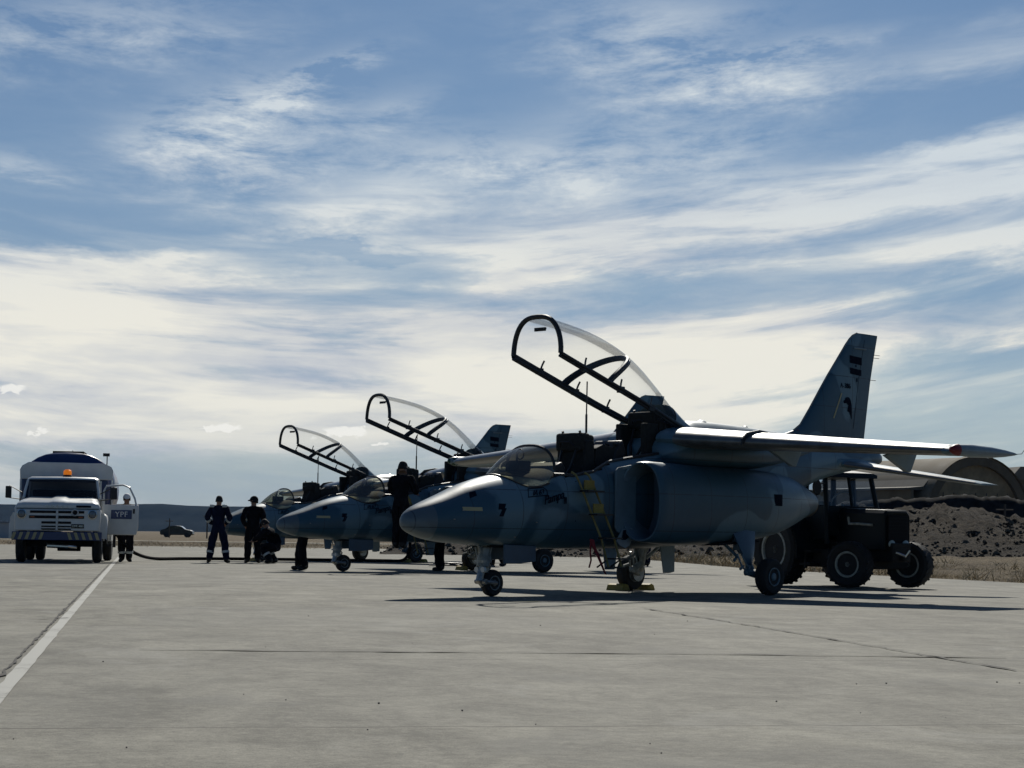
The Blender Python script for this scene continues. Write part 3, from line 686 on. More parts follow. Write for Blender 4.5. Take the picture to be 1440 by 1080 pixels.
    for sg in (1, -1):
        mb = MB(JF)
        rk = lambda ring, s_=1: [(x + .10 * (1.3 - z) * 0 + .12 * (abs(y) - .77), y, z) for x, y, z in ring]
        xs_n = [2.36, 2.38, 2.42, 2.5, 2.6, 2.75, 2.9] + [3.1 + .2 * i for i in range(19)] + [6.85]
        mb.rings([nsec(x, sg) for x in xs_n], cap=False, mi=0)
        end = nsec(6.85, sg); mb.add(end, [tuple(range(36))], 1)
        inner = [nsec(2.36, sg), nsec(2.36, sg, .02), nsec(2.42, sg, .038), nsec(2.6, sg, .055), nsec(2.85, sg, .065)]
        inner = [[(x if i else x, y, z) for x, y, z in r] for i, r in enumerate(inner)]
        mb.rings(inner[:2], cap=False, mi=0); mb.rings(inner[1:], cap=False, mi=2); mb.add(inner[-1], [tuple(range(36))], 3)
        nac = mb.build('engine_nacelle', [M_camo, M_dark, M_duct, mat('lightened_duct_end', (0.055, 0.095, 0.135), .6)], root, angle=50)  # last colour: plate closing the duct, paler to lighten the dark interior
        # splitter plate standing off the fuselage side
        mb = MB(JF); pts = [(1.86, 1.74), (1.92, 1.79), (2.3, 1.85), (2.3, .76), (2.2, .78), (2.05, .83), (1.90, .90), (1.86, .96)]
        mb.prism(pts, sg * .545, sg * .575); mb.build('splitter_plate', M_split, nac, bevel=.008)
        mb = MB(JF)   # pale bars near the intake, and vent grille
        if sg == 1:
            for (x, z, w_, h_) in ((2.9, 1.60, .12, .012), (3.0, 1.25, .012, .35)): mb.box((x, .99 if x < 3 else 1.012, z), (w_, .012, h_))
            mb.build('nacelle_pale_bars', M_pale, nac)
            mb = MB(JF); mb.box((5.05, spl(5.05, NAC)[0] + spl(5.05, NAC)[1] - .008, 1.40), (.20, .02, .17)); mb.build('vent_grille', M_mark, nac)
    # engine nozzle at the rear
    mb = MB(JF); mb.lathe([(0, .27), (.25, .245), (.45, .22), (.45, .19), (.1, .16)], (6.75, 0, 1.40), 'x', 28, cap=False); mb.lathe([(.1, .16), (.12, .01)], (6.75, 0, 1.40), 'x', 28, cap=False)
    mb.build('exhaust_nozzle', M_metalburn, root)
    # wing root fairing
    FA = [(2.98, .50, .10, 2.04), (3.03, .60, .18, 2.04), (3.15, .68, .245, 2.05), (3.5, .74, .28, 2.06), (4.2, .77, .29, 2.06), (5.0, .72, .27, 2.08), (5.8, .58, .23, 2.14), (6.5, .42, .16, 2.2), (7.0, .3, .08, 2.25)]
    mb = MB(JF); rr = []
    for x in [2.98, 2.995, 3.03, 3.08, 3.15, 3.25, 3.38] + [3.5 + .25 * i for i in range(15)]:
        hw, hz, zc = spl(x, FA); rr.append([(x, hw * math.copysign(abs(math.cos(a)) ** .75, math.cos(a)), zc + hz * math.copysign(abs(math.sin(a)) ** .8, math.sin(a))) for a in [2 * math.pi * k / 32 for k in range(32)]])
    mb.rings(rr); mb.build('wing_fairing', M_camo, root, angle=60)
    # -- wings
    WR, WT = (2.98, 2.25, 2.25, .155), (3.80, 1.36, 2.015, .12)      # root/tip: le, chord, z, thickness
    def wsec(y):
        t = (y - .35) / (4.70 - .35); return [a + (b - a) * t for a, b in zip(WR, WT)]
    for sg in (1, -1):
        rr = []; ys = [.35, .7, 1.1, 1.6, 2.2, 2.8, 3.4, 4.0, 4.4, 4.62]
        for y in ys:
            le, ch, z, th = wsec(y); rr.append([(a, sg * b, c) for a, b, c in foil(0, y, le, ch, z, th)])
        le, ch, z, th = wsec(4.70); rr.append([(a, sg * 4.72, z + (c - z) * .75) for a, b, c in foil(0, 4.72, le + .03, ch * .97, z, th)])
        mb = MB(JF); mb.rings(rr); wing = mb.build('wing', M_camo, root, angle=50)
        # metal strip added for the sun's glare on the leading edge, proud of the skin
        rr = []
        for y in [.62] + ys[2:]:
            le, ch, z, th = wsec(y); ch_ = ch; f = foil(0, y, le - .004, ch, z, th * 1.04); m = len(f); sel = [f[-4 + 0], f[-3], f[-2], f[-1], f[0], f[1], f[2], f[3], f[4]]; rr.append([(a, sg * b, c) for a, b, c in sel])
        mb = MB(JF); mb.rings(rr, cap=False, closed=False); mb.build('leading_edge', M_glare, wing, angle=60)
        # tip pod with nav light and static wick
        le, ch, z, th = wsec(4.72)
        mb = MB(JF); pr = [(-.03, .01), (0, .045), (.12, .075), (.5, .088), (1.0, .075), (1.35, .05), (1.62, .02), (1.70, .004)]
        rr = [[(le + a, sg * (4.76 + r * .8 * math.cos(t)), z + .02 + r * math.sin(t)) for t in [2 * math.pi * k / 16 for k in range(16)]] for a, r in pr]; mb.rings(rr); tip = mb.build('wing_tip', M_pale, wing)
        mb = MB(JF); rr = [[(le + a, sg * (4.765 + r * .8 * math.cos(t)), z + .02 + r * math.sin(t)) for t in [2 * math.pi * k / 16 for k in range(16)]] for a, r in ((-.04, .008), (-.015, .04), (.07, .070), (.15, .082))]; mb.rings(rr); mb.build('navigation_light', M_red if sg == 1 else mat('green_lens', (.02, .06, .04), .25), tip)
        mb = MB(JF); mb.tube([(le + 1.66, sg * 4.76, z + .02), (le + 1.80, sg * 4.77, z + .03), (le + 1.86, sg * 4.78, z + .09)], .005, 5); mb.build('static_wick', M_black, tip)
        # wing fence, flap tracks, aileron line
        le, ch, z, th = wsec(1.75); mb = MB(JF); f = foil(0, 1.75, le, ch, z, th * 1.35)[:8]; fb = foil(0, 1.75, le, ch, z, th * .9)
        fn = [(a - .05, c + .03) for a, b, c in f[:8]]; poly = fn + [(a, c) for a, b, c in reversed(foil(0, 1.75, le, ch, z, th * .5)[:8])]
        mb.prism([(le - .06, z - .05), (le - .05, z + .05), (le + .06, z + .14), (le + .35, z + .19), (le + .55, z + .17), (le + .5, z + .1), (le + .02, z)], sg * 1.735, sg * 1.765); mb.build('wing_fence', M_frame, wing, bevel=.005)
        for yy in (1.35, 3.25):
            le, ch, z, th = wsec(yy); a0 = le + ch * .58; mb = MB(JF)
            mb.prism([(a0, z - .08), (a0 + .55, z - .30), (a0 + .64, z - .30), (a0 + .80, z - .04), (a0 + .4, z + .0)], sg * (yy - .035), sg * (yy + .035)); mb.build('flap_track', M_pale, wing, bevel=.01)
        mb = MB(JF)
        for ya, yb in ((.9, 2.9), (3.0, 4.5)):
            pa, pb = wsec(ya), wsec(yb)
            q = lambda p, y, fr, dz: (p[0] + p[1] * fr, sg * y, p[2] - p[1] * dz)
            mb.add([q(pa, ya, .76, .055), q(pb, yb, .76, .045), q(pb, yb, .768, .045), q(pa, ya, .768, .055)], [(0, 1, 2, 3)])
        mb.build('flap_gap', M_mark, wing, smooth=False)
    # -- tailplane
    for sg in (1, -1):
        rr = []
        for y in (.15, .4, 1.0, 1.7, 2.15, 2.27):
            t = (y - .15) / 2.12; le = 7.62 + 1.02 * t; ch = 1.25 - .62 * t; z = 2.07 - .34 * t; th = .11
            if y > 2.2: le += .04; ch *= .9; th *= .5
            rr.append([(a, sg * b, c) for a, b, c in foil(0, y, le, ch, z, th, camber=0)])
        mb = MB(JF); mb.rings(rr); tp = mb.build('tailplane', M_camo, root, angle=50)
        mb = MB(JF); mb.rings([[(7.45, sg * .18, 2.09), ] * 1 + [(7.45, sg * .2, 2.09)] * 7, [(7.65, sg * (.22 + .10 * math.cos(t)), 2.07 + .075 * math.sin(t)) for t in [math.pi / 4 * k for k in range(8)]], [(8.3, sg * (.2 + .12 * math.cos(t)), 2.07 + .09 * math.sin(t)) for t in [math.pi / 4 * k for k in range(8)]], [(8.9, sg * (.13 + .04 * math.cos(t)), 2.09 + .03 * math.sin(t)) for t in [math.pi / 4 * k for k in range(8)]]]); mb.build('tailplane_root_fairing', M_camo, tp)
        rr = []
        for y in (.35, 1.0, 1.7, 2.2):
            t = (y - .15) / 2.12; le = 7.62 + 1.02 * t; ch = 1.25 - .62 * t; z = 2.07 - .34 * t
            f = foil(0, y, le - .003, ch, z, .115, camber=0); rr.append([(a, sg * b, c) for a, b, c in (f[-2], f[-1], f[0], f[1], f[2], f[3])])
        mb = MB(JF); mb.rings(rr, cap=False, closed=False); mb.build('tailplane_leading_edge', M_glare, tp)
    # -- fin and rudder
    FL = [(6.35, 2.47), (6.75, 2.52), (7.0, 2.66), (7.25, 2.93), (7.68, 3.43), (8.05, 3.82), (8.33, 4.12), (8.47, 4.22), (8.62, 4.27)]
    FT = [(8.78, 2.40), (8.82, 2.62), (8.90, 3.05), (8.99, 3.5), (9.08, 3.85), (9.15, 4.1), (9.19, 4.235)]
    mb = MB(JF); rr = []
    zs = [2.44, 2.50, 2.56, 2.66, 2.8, 2.93, 3.1, 3.3, 3.5, 3.7, 3.9, 4.05, 4.15, 4.21, 4.245, 4.262]
    lex = lambda z: interp(z, [(b, a) for a, b in FL])[0]
    tex = lambda z: interp(z, [(b, a) for a, b in FT])[0]
    hinge = lambda z: tex(z) - .40
    for z in zs:
        le, te = lex(z), tex(z); ch = te - le; th = .085 if z < 4.2 else .04
        rr.append([(a, b_, z if True else c) for a, b_, c in [(p[0], p[2] - 0, z) for p in foil(0, 0, le, ch, 0, th * min(1, 1.6 / max(ch, .5)), camber=0)]])
    mb.rings(rr); fin = mb.build('tail_fin', M_camo, root, angle=60)
    mb = MB(JF); g_ = [z for z in zs if 2.6 < z < 4.2]
    for s_ in (1, -1): mb.add([(hinge(z) + d, s_ * (.030 + .012 * (4.2 - z) / 2), z) for z in g_ for d in (0, .012)], [(2 * i, 2 * i + 1, 2 * i + 3, 2 * i + 2) for i in range(len(g_) - 1)])
    mb.build('rudder_gap', M_mark, fin, smooth=False)
    mb = MB(JF); mb.tube([lexp(z, lex) for z in zs[2:]], .012, 6); mb.build('fin_leading_edge', M_glare, fin)
    for z in (3.93, 3.88, 3.5):
        mb = MB(JF); mb.tube([(tex(z) - .02, 0, z), (tex(z) + .16, 0, z)], .005, 5); mb.build('static_wick', M_black, fin)
    mb = MB(JF); mb.box((8.62, .045, 4.0), (.36, .02, .028)); mb.build('fin_antenna', M_pale, fin, bevel=.01)
    # markings on the port side of the fin: two bars, code and an emblem
    def finy(x, z): 
        le, te = lex(z), tex(z); t = (x - le) / (te - le); th = .085 * min(1, 1.6 / (te - le)) * (te - le)
        return 5 * th * (.2969 * math.sqrt(t) - .126 * t - .3516 * t * t + .2843 * t ** 3 - .1036 * t ** 4) + .003
    def patch(poly, nm, m, par, thick=.003, sides=(1, -1)):
        for s_ in sides:
            mb = MB(JF); pts = [(x, s_ * finy(x, z), z) for x, z in poly]; mb.add(pts + [(x, y + s_ * thick, z) for x, y, z in pts], [tuple(range(len(pts))), tuple(range(2 * len(pts) - 1, len(pts) - 1, -1))] + [(i, (i + 1) % len(pts), len(pts) + (i + 1) % len(pts), len(pts) + i) for i in range(len(pts))])
            mb.build(nm, m, par, smooth=False)
    patch([(8.32, 3.745), (8.68, 3.725), (8.68, 3.85), (8.32, 3.87)], 'flag_bar', M_mark, fin)
    patch([(8.32, 3.565), (8.67, 3.545), (8.67, 3.645), (8.32, 3.665)], 'flag_bar', M_mark, fin)
    patch([(8.48, 3.70), (8.50, 3.68), (8.52, 3.70), (8.50, 3.73)], 'flag_sun', M_mark, fin)
    patch([(8.52, 3.44), (8.55, 3.44), (8.55, 3.50), (8.52, 3.50)], 'small_stencil', M_mark, fin)
    patch([(7.81, 2.80), (7.85, 2.80), (8.08, 3.22), (8.05, 3.23)], 'pale_stripe', M_cream, fin, sides=(1,))
    for s_ in (1, -1):
        M4 = Matrix.Translation(JF((8.18, s_ * .058, 3.35))) @ Matrix.Rotation(math.pi if s_ == 1 else 0, 4, 'Z') @ Matrix.Rotation(math.pi / 2, 4, 'X')
        text_mesh('A-386', .115, M_mark, 'fin_code', fin, M4, .004, 0, 1.05)
    patch([(8.12, 3.103), (8.163, 3.121), (8.18, 3.152), (8.231, 3.17), (8.29, 3.164), (8.333, 3.127), (8.367, 3.054), (8.376, 2.969), (8.38, 2.81), (8.342, 2.871), (8.299, 2.92), (8.239, 2.938), (8.256, 2.993), (8.273, 3.042), (8.231, 3.048), (8.205, 3.078), (8.163, 3.06), (8.129, 3.066)], 'tail_emblem', M_mark, fin, sides=(1,))
    # spine details: domes and blade aerials, red beacon
    for x, r in ((4.45, .10), (5.15, .045), (5.55, .05)):
        mb = MB(JF); mb.lathe([(0, r), (r * .4, r * .95), (r * .62, r * .6), (r * .7, .01)], (x, 0, 2.53), 'z', 16); mb.build('spine_blister', M_pale, root)
    mb = MB(JF); mb.lathe([(0, .05), (.05, .05), (.09, .035), (.105, .005)], (6.9, 0, 2.48), 'z', 14); mb.build('anti_collision_beacon', M_red, root)
    # nose details: cream stencil block, round vents, probes
    def sidepatch(poly, nm, m, par, s_=1, off=.004):
        mb = MB(JF); pts = [(x, s_ * (fus_y(x, z) + off), z) for x, z in poly]; mb.add(pts, [tuple(range(len(pts)))]); return mb.build(nm, m, par, smooth=False)
    sidepatch([(-.90, 1.135), (-.60, 1.135), (-.60, 1.185), (-.90, 1.185)], 'nose_stencil', M_cream, fus)
    for s_ in (1, -1):
        sidepatch([(-.33, 1.07), (-.27, 1.18), (-.20, 1.18), (-.26, 1.07)], 'nose_vent', M_mark, fus, s_); sidepatch([(-.34, 1.16), (-.24, 1.16), (-.2, 1.24), (-.32, 1.24)], 'nose_vent', M_mark, fus, s_)
        sidepatch([(-.74, 1.30), (-.70, 1.38), (-.60, 1.40), (-.62, 1.34)], 'nose_vent', M_mark, fus, s_)
        for (x, z) in ((2.0, 1.80), (3.15, 2.12)): sidepatch([(x, z), (x + .13, z + .01), (x + .06, z - .10)], 'rescue_triangle', M_mark, fus, s_)
    for (x, z) in ((-1.05, 1.02), (-.9, 1.14), (.35, 1.0), (.05, .80)):
        mb = MB(JF); mb.tube([(x, fus_y(x, z) - .01, z), (x, fus_y(x, z) + .02, z), (x - .03, fus_y(x, z) + .028, z)], .007, 6); mb.build('static_probe', M_chrome, root)
    # painted badge under the windscreen
    pts = [(.20, 1.33), (.55, 1.365), (.55, 1.44), (.50, 1.48), (.24, 1.455)]
    th = .012
    for a, b_ in zip(pts, pts[1:] + pts[:1]):
        dxz = Vector((b_[0] - a[0], b_[1] - a[1])).normalized(); nn = Vector((-dxz.y, dxz.x)) * th
        sidepatch([a, b_, (b_[0] + nn.x, b_[1] + nn.y), (a[0] + nn.x, a[1] + nn.y)], 'badge_outline', M_mark, fus, off=.006)
    for txt, size, X_, Z_, rot, shr in (('IA 63', .105, .38, 1.40, -5, .35), ('Pampa', .165, .64, 1.335, -14, .5), ('II', .13, .86, 1.30, -5, .2)):
        M4 = Matrix.Translation(JF((X_, fus_y(X_, Z_) + .012, Z_))) @ Matrix.Rotation(math.pi, 4, 'Z') @ Matrix.Rotation(R(-4), 4, 'X') @ Matrix.Rotation(math.pi / 2, 4, 'X') @ Matrix.Rotation(R(-rot), 4, 'Z')
        text_mesh(txt, size, M_mark, 'badge_lettering', fus, M4, .004, shr, .95)
    # cockpit ladder seam
    sidepatch([(1.10, 1.02), (1.115, 1.02), (1.125, 1.58), (1.11, 1.58)], 'panel_seam', M_mark, fus)
    # -- nose gear: leaned strut ahead of the wheel, trailing fork, door
    ng = MB(JF); ng.tube([(-.10, 0, .80), (-.15, 0, .50)], [.085, .075], 14); ng.tube([(-.15, 0, .54), (-.17, 0, .40)], [.095, .085], 14)
    ng.tube([(-.02, .02, .72), (-.16, .02, .52)], .022, 8); ng.tube([(-.28, 0, .72), (-.19, 0, .56)], .02, 8); ng.box((-.10, 0, .70), (.22, .2, .06)); ng.tube([(-.24, -.08, .66), (-.2, -.07, .5), (-.23, -.05, .4)], .012, 6); ng.tube([(-.08, .09, .74), (-.12, .08, .56), (-.1, .07, .46)], .012, 6)
    nose_gear = ng.build('nose_gear_leg', M_gear, root, angle=40)
    ng = MB(JF); ng.tube([(-.19, 0, .42), (-.20, 0, .30)], .042, 12); ng.tube([(-.20, 0, .34), (-.235, 0, .22), (-.17, 0, .16)], [.05, .055, .045], 10); ng.tube([(-.2, -.09, .2), (-.1, -.095, .19), (0, -.09, .18)], .028, 8)
    ng.tube([(-.2, .09, .2), (-.1, .095, .19), (0, .09, .18)], .028, 8); ng.tube([(-.2, -.1, .2), (-.2, .1, .2)], .035, 8); ng.lathe([(-.03, .055), (.03, .06)], (-.14, 0, .38), 'y', 12); ng.tube([(-.13, 0, .50), (-.03, 0, .40), (-.10, 0, .27)], .018, 6); ng.box((-.17, 0, .47), (.16, .17, .035)); ng.tube([(0, -.1, .18), (0, .1, .18)], .022, 8)
    ng.build('nose_gear_fork', M_chrome, nose_gear)
    for y in (.06, -.06): ng = MB(JF); ng.lathe([(-.03, .038), (.0, .045), (.012, .03)], (-.21, y, .36), 'x', 12); ng.build('taxi_light', M_lamp, nose_gear)
    wheel(root, 'nose_wheel', (0, 0, .18), .18, .13)
    mb = MB(JF); mb.prism([(.0, .70), (.62, .685), (.62, .47), (.30, .44), (.0, .44)], .20, .23); mb.build('nose_gear_door', M_blu, root, bevel=.008)
    mb = MB(JF); mb.prism([(.0, .70), (.62, .685), (.62, .50), (.0, .48)], -.23, -.20); mb.build('nose_gear_door', M_blu, root, bevel=.008)
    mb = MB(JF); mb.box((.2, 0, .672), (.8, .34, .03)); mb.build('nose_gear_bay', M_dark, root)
    # retracted-step door near the intake, hanging open
    mb = MB(JF); pts = [(1.98, .93), (2.20, .95), (2.20, .80), (2.14, .70), (2.05, .66), (1.93, .70), (1.86, .76)]; mb.prism(pts, .585, .60); mb.build('step_door', M_pale, root, bevel=.006)
    mb = MB(JF); pts = [(2.0, .915), (2.15, .925), (2.14, .84), (2.05, .78), (1.96, .78)]; mb.prism(pts, .602, .606); mb.build('step_door_recess', M_mark, root, smooth=False)
    mb = MB(JF); mb.prism([(1.9, .66), (2.2, .66), (2.14, .36), (1.95, .36)], .30, .33); mb.build('belly_airbrake_door', M_gearblue, root, bevel=.008)
    # -- main gear each side
    for sg in (1, -1):
        m_ = MB(JF)
        m_.tube([(4.20, sg * .78, .98), (4.28, sg * .95, .62)], [.08, .07], 14); m_.tube([(4.28, sg * .95, .64), (4.34, sg * 1.06, .36)], [.055, .05], 12)
        m_.tube([(4.32, sg * 1.02, .44), (4.20, sg * 1.10, .33), (4.42, sg * 1.18, .27)], [.05, .055, .05], 10); m_.tube([(4.42, sg * 1.12, .27), (4.42, sg * 1.30, .27)], .04, 10)
        m_.tube([(4.05, sg * .70, .80), (4.22, sg * .9, .55)], .025, 8); m_.tube([(4.62, sg * .7, .85), (4.36, sg * .98, .50)], .03, 8); m_.tube([(4.05, sg * 1.02, .60), (4.10, sg * 1.08, .40), (4.2, sg * 1.1, .34)], .014, 6)
        m_.tube([(4.24, sg * .96, .80), (4.15, sg * 1.05, .55), (4.22, sg * 1.1, .4), (4.35, sg * 1.12, .32)], .012, 6); m_.box((4.25, sg * .92, .70), (.18, .12, .10)); m_.lathe([(-.04, .05), (.04, .05)], (4.2, sg * 1.1, .33), 'y', 10); m_.tube([(4.10, sg * .98, .56), (3.98, sg * 1.02, .50)], .022, 6); m_.tube([(4.12, sg * 1.08, .42), (4.0, sg * 1.12, .38)], .022, 6)
        leg = m_.build('main_gear_leg', M_gearblue if sg == 1 else M_gear, root, angle=40)
        m_ = MB(JF); m_.lathe([(-.05, .12), (.05, .13)], (4.42, sg * 1.22, .27), 'y', 16); m_.tube([(4.34, sg * 1.04, .40), (4.36, sg * 1.07, .30)], .035, 8); m_.build('brake_unit', M_chrome, leg)
        wheel(root, 'main_wheel', (4.42, sg * 1.33, .27), .27, .19, .5, M_gearblue if sg == 1 else M_gear)
        # bay opening and doors
        m_ = MB(JF); bayp = [(3.72, .80), (3.95, .86), (4.10, 1.02), (4.55, 1.03), (4.72, .90), (4.72, .76), (3.72, .70)]
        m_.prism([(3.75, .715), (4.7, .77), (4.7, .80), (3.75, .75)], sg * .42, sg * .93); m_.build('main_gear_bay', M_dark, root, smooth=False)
        rows_ = []
        for k in range(9):
            t = k / 8; y = .90 + .16 * math.sin(t * 1.5); z = 1.06 - .62 * t
            x0 = 4.02 + .10 * (1 - math.cos(t * 1.57)) * 2.2; x1 = 4.66 - .30 * t ** .8
            rows_.append([(x0, sg * y, z), (x0 + (x1 - x0) * .5, sg * (y + .04), z), (x1, sg * y, z), (x1, sg * (y - .02), z), (x0 + (x1 - x0) * .5, sg * (y + .02), z), (x0, sg * (y - .02), z)])
        m_ = MB(JF); m_.rings(rows_); m_.build('main_gear_door', M_blu if sg == 1 else M_pale, root, angle=60)
        m_ = MB(JF); m_.prism([(4.28, .70), (4.62, .70), (4.62, .30), (4.50, .28), (4.36, .28)], sg * .62, sg * .64) if sg == -1 else m_.prism([(4.75, .86), (5.0, .9), (4.95, .74), (4.78, .72)], .5, .52); m_.build('inner_gear_door', M_pale, root, bevel=.006)
    return root
def lexp(z, lex): return (lex(z) - .002, 0, z)
def fsec_z(x, y):
    top, bot, hw, zm = spl(x, FUS); ct = 0.0
    if .2 < x < 4.2: ct = min(1, (x - .2) / .5) * min(1, (4.2 - x) / .6)
    e = 2.0 + .9 * ct; return zm + (top - zm) * max(0, 1 - min(1, abs(y) / hw) ** e) ** (1 / e)
def copy_tree(o, parent=None):
    c = o.copy(); COL.objects.link(c); c.parent = parent
    for ch in list(o.children): copy_tree(ch, c)
    return c
JP = [(-.237, 27.261, .802), (-3.585, 43.581, .651), (-6.984, 57.036, .711)]
jet1 = make_jet('blue grey jet trainer nearest the camera, canopy raised, yellow chocks at its far wheel')
jets = [jet1, copy_tree(jet1), copy_tree(jet1)]
for j, (x, y, t), lab in zip(jets, JP, (None, 'middle jet trainer with canopy raised and a man in black on its boarding ladder', 'farthest jet trainer with canopy raised, its nose behind the two standing men')):
    j.location = (x, y, 0); j.rotation_euler = (0, 0, math.pi + t)
    if lab: j['label'] = lab
def jw(i, X, Y, Z=0.0):
    """world point from the coordinates of jet i"""
    x, y, t = JP[i]; c, s_ = math.cos(t), math.sin(t)
    return Vector((x + X * c + Y * s_, y + X * s_ - Y * c, Z))

# ---------------------------------------------------------------- people
M_skin = mat('skin', (0.28, 0.16, 0.11), 0.6)
M_cloth = mat('black_workwear', (0.009, 0.009, 0.012), 0.95, spec=.1, var=.4, vscale=6)
M_navy = mat('navy_coverall', (0.008, 0.011, 0.030), 0.95, spec=.1, var=.4, vscale=6)
M_hair = mat('dark_hair', (0.012, 0.010, 0.009), 0.8)
M_boot = mat('black_boot', (0.010, 0.010, 0.010), 0.6)
M_refl = mat('reflective_tape', (0.50, 0.52, 0.50), 0.45, spec=.8)
M_white = mat('white_fabric', (0.75, 0.75, 0.73), 0.8)
def person(label, loc, rz, J, group=None, cloth=None, cap=None, bands=(), hood=False, shoulders=False, scale=1.0):
    """J: joint positions in the person's own frame (x right, y forward, z up)"""
    cloth = cloth or M_cloth
    root = thing('person', label, 'person', loc, rz, group); root.scale = (scale,) * 3
    P = {k: Vector(v) for k, v in J.items()}
    vs, es, rad, kind = [], [], [], []
    def pt(p, r, prev=None, k=0):
        vs.append(Vector(p)); rad.append(r if isinstance(r, tuple) else (r, r)); kind.append(k)
        if prev is not None: es.append((prev, len(vs) - 1))
        return len(vs) - 1
    pel = pt(P['pelvis'], (.205, .160)); 
    wai = pt(P['pelvis'].lerp(P['chest'], .42), (.200, .150), pel)
    ch = pt(P['chest'], (.235, .165), wai); nb = pt(P['chest'].lerp(P['neck'], .72), (.165, .125), ch)
    nk = pt(P['neck'], .062, nb); hb = pt(P['neck'].lerp(P['head'], .45), .070, nk, 1)
    hd = pt(P['head'], (.088, .100), hb, 1); pt(P['head'] + (P['head'] - P['neck']).normalized() * .085, (.066, .078), hd, 1)
    fw = P.get('look', Vector((0, 1, 0))); fw = Vector(fw).normalized()
    for s_ in ('L', 'R'):
        sg = -1 if s_ == 'L' else 1
        sh = pt(P['sh' + s_], .105, nb); ua = pt(P['sh' + s_].lerp(P['el' + s_], .5), .092, sh); el = pt(P['el' + s_], .080, ua); fa = pt(P['el' + s_].lerp(P['wr' + s_], .5), .074, el)
        wr = pt(P['wr' + s_], (.050, .044), fa); d = (P['wr' + s_] - P['el' + s_]).normalized()
        d = (d + Vector(P.get('curl' + s_, (0, .15, -.1)))).normalized(); side = d.cross(Vector((0, 0, 1)) if abs(d.z) < .85 else Vector((0, 1, 0))).normalized()
        pm = pt(P['wr' + s_] + d * .05, (.036, .018), wr, 1); pe = pt(P['wr' + s_] + d * .085, (.034, .014), pm, 1)
        dn = side.cross(d)
        for q in range(4):
            off = (q - 1.5) * .019; ln = (.070, .080, .074, .058)[q]
            a = pt(vs[pe] + side * off + d * .012, .0088, pe, 1); b = pt(vs[a] + d * ln * .55 + dn * .012, .008, a, 1); pt(vs[b] + d * ln * .35 + dn * .028, .0068, b, 1)
        a = pt(vs[pm] + side * (.04 * -sg) + d * .01, .010, pm, 1); pt(vs[a] + d * .035 + side * (.012 * -sg), .008, a, 1)
        hp = pt(P['hip' + s_], .135, pel); th = pt(P['hip' + s_].lerp(P['kn' + s_], .5), .125, hp); kn = pt(P['kn' + s_], .105, th); cf = pt(P['kn' + s_].lerp(P['an' + s_], .4), .102, kn)
        an = pt(P['an' + s_], .088, cf); ft = Vector(P.get('foot' + s_, (0, 1, 0))).normalized()
        he = pt(P['an' + s_] + Vector((0, 0, -.035)) - ft * .03, .052, an, 2); pt(he and vs[he] + ft * .12 + Vector((0, 0, -.004)), (.058, .042), he, 2); pt(vs[-1] + ft * .085 - Vector((0, 0, .006)), (.050, .032), len(vs) - 1, 2)
    me = bpy.data.meshes.new('body'); me.from_pydata([tuple(p) for p in vs], es, []); me.update()
    o = bpy.data.objects.new('body', me); COL.objects.link(o)
    sk = o.modifiers.new('skin', 'SKIN'); sk.use_smooth_shade = True; sk.branch_smoothing = .6
    for i, d in enumerate(me.skin_vertices[0].data): d.radius = rad[i]; d.use_root = (i == 0)
    sb = o.modifiers.new('sub', 'SUBSURF'); sb.levels = sb.render_levels = 2
    dg = bpy.context.evaluated_depsgraph_get(); m2 = bpy.data.meshes.new_from_object(o.evaluated_get(dg)); o.modifiers.clear(); o.data = m2; m2.name = 'body'
    bpy.data.meshes.remove(me); m2.materials.clear()
    for m in (cloth, M_skin, M_boot): m2.materials.append(m)
    off_ = random.random() * 50
    for v_ in m2.vertices:
        if v_.co.z < .14 or v_.co.z > J['neck'][2] - .02: continue
        q_ = v_.co * 7 + Vector((off_, 0, 0)); v_.co += v_.normal * (.020 * noise.noise(q_) + .012 * noise.noise(q_ * 2.6))
    from mathutils.kdtree import KDTree
    smp = [(vs[a_].lerp(vs[b_], q_), max(kind[a_], kind[b_])) for a_, b_ in es for q_ in (.1, .3, .5, .7, .9)]
    kd = KDTree(len(smp))
    for i_, (c_, k_) in enumerate(smp): kd.insert(c_, i_)
    kd.balance()
    for p in m2.polygons: p.material_index = smp[kd.find(p.center)[1]][1]
    o.parent = root
    # face, ears, hair
    H = P['head']; upv = (P['head'] - P['neck']).normalized(); fw = (fw - upv * fw.dot(upv)).normalized(); sd_ = fw.cross(upv).normalized(); M = Matrix(((sd_.x, fw.x, upv.x, H.x), (sd_.y, fw.y, upv.y, H.y), (sd_.z, fw.z, upv.z, H.z), (0, 0, 0, 1)))
    mb = MB(); mb.add([(-.016, .088, -.01), (.016, .088, -.01), (0, .122, -.018), (0, .092, .03)], [(0, 1, 2), (1, 3, 2), (3, 0, 2)], 0, M)
    mb.build('nose', M_skin, o)
    for s_ in (-1, 1):
        mb = MB(); mb.lathe([(-.012, .012), (0, .026), (.012, .018)], (s_ * .084, -.005, 0), 'x', 10, 0, M); mb.build('ear', M_skin, o)
        mb = MB(); mb.lathe([(-.005, .008), (.003, .010), (.008, .004)], (s_ * .032, .088, .018), 'y', 8, 0, M); mb.build('eye', M_black, o)
    mb = MB(); mb.box((0, .091, -.045), (.045, .012, .010), 0, M); mb.build('mouth', mat('lips', (.2, .07, .06), .6), o)
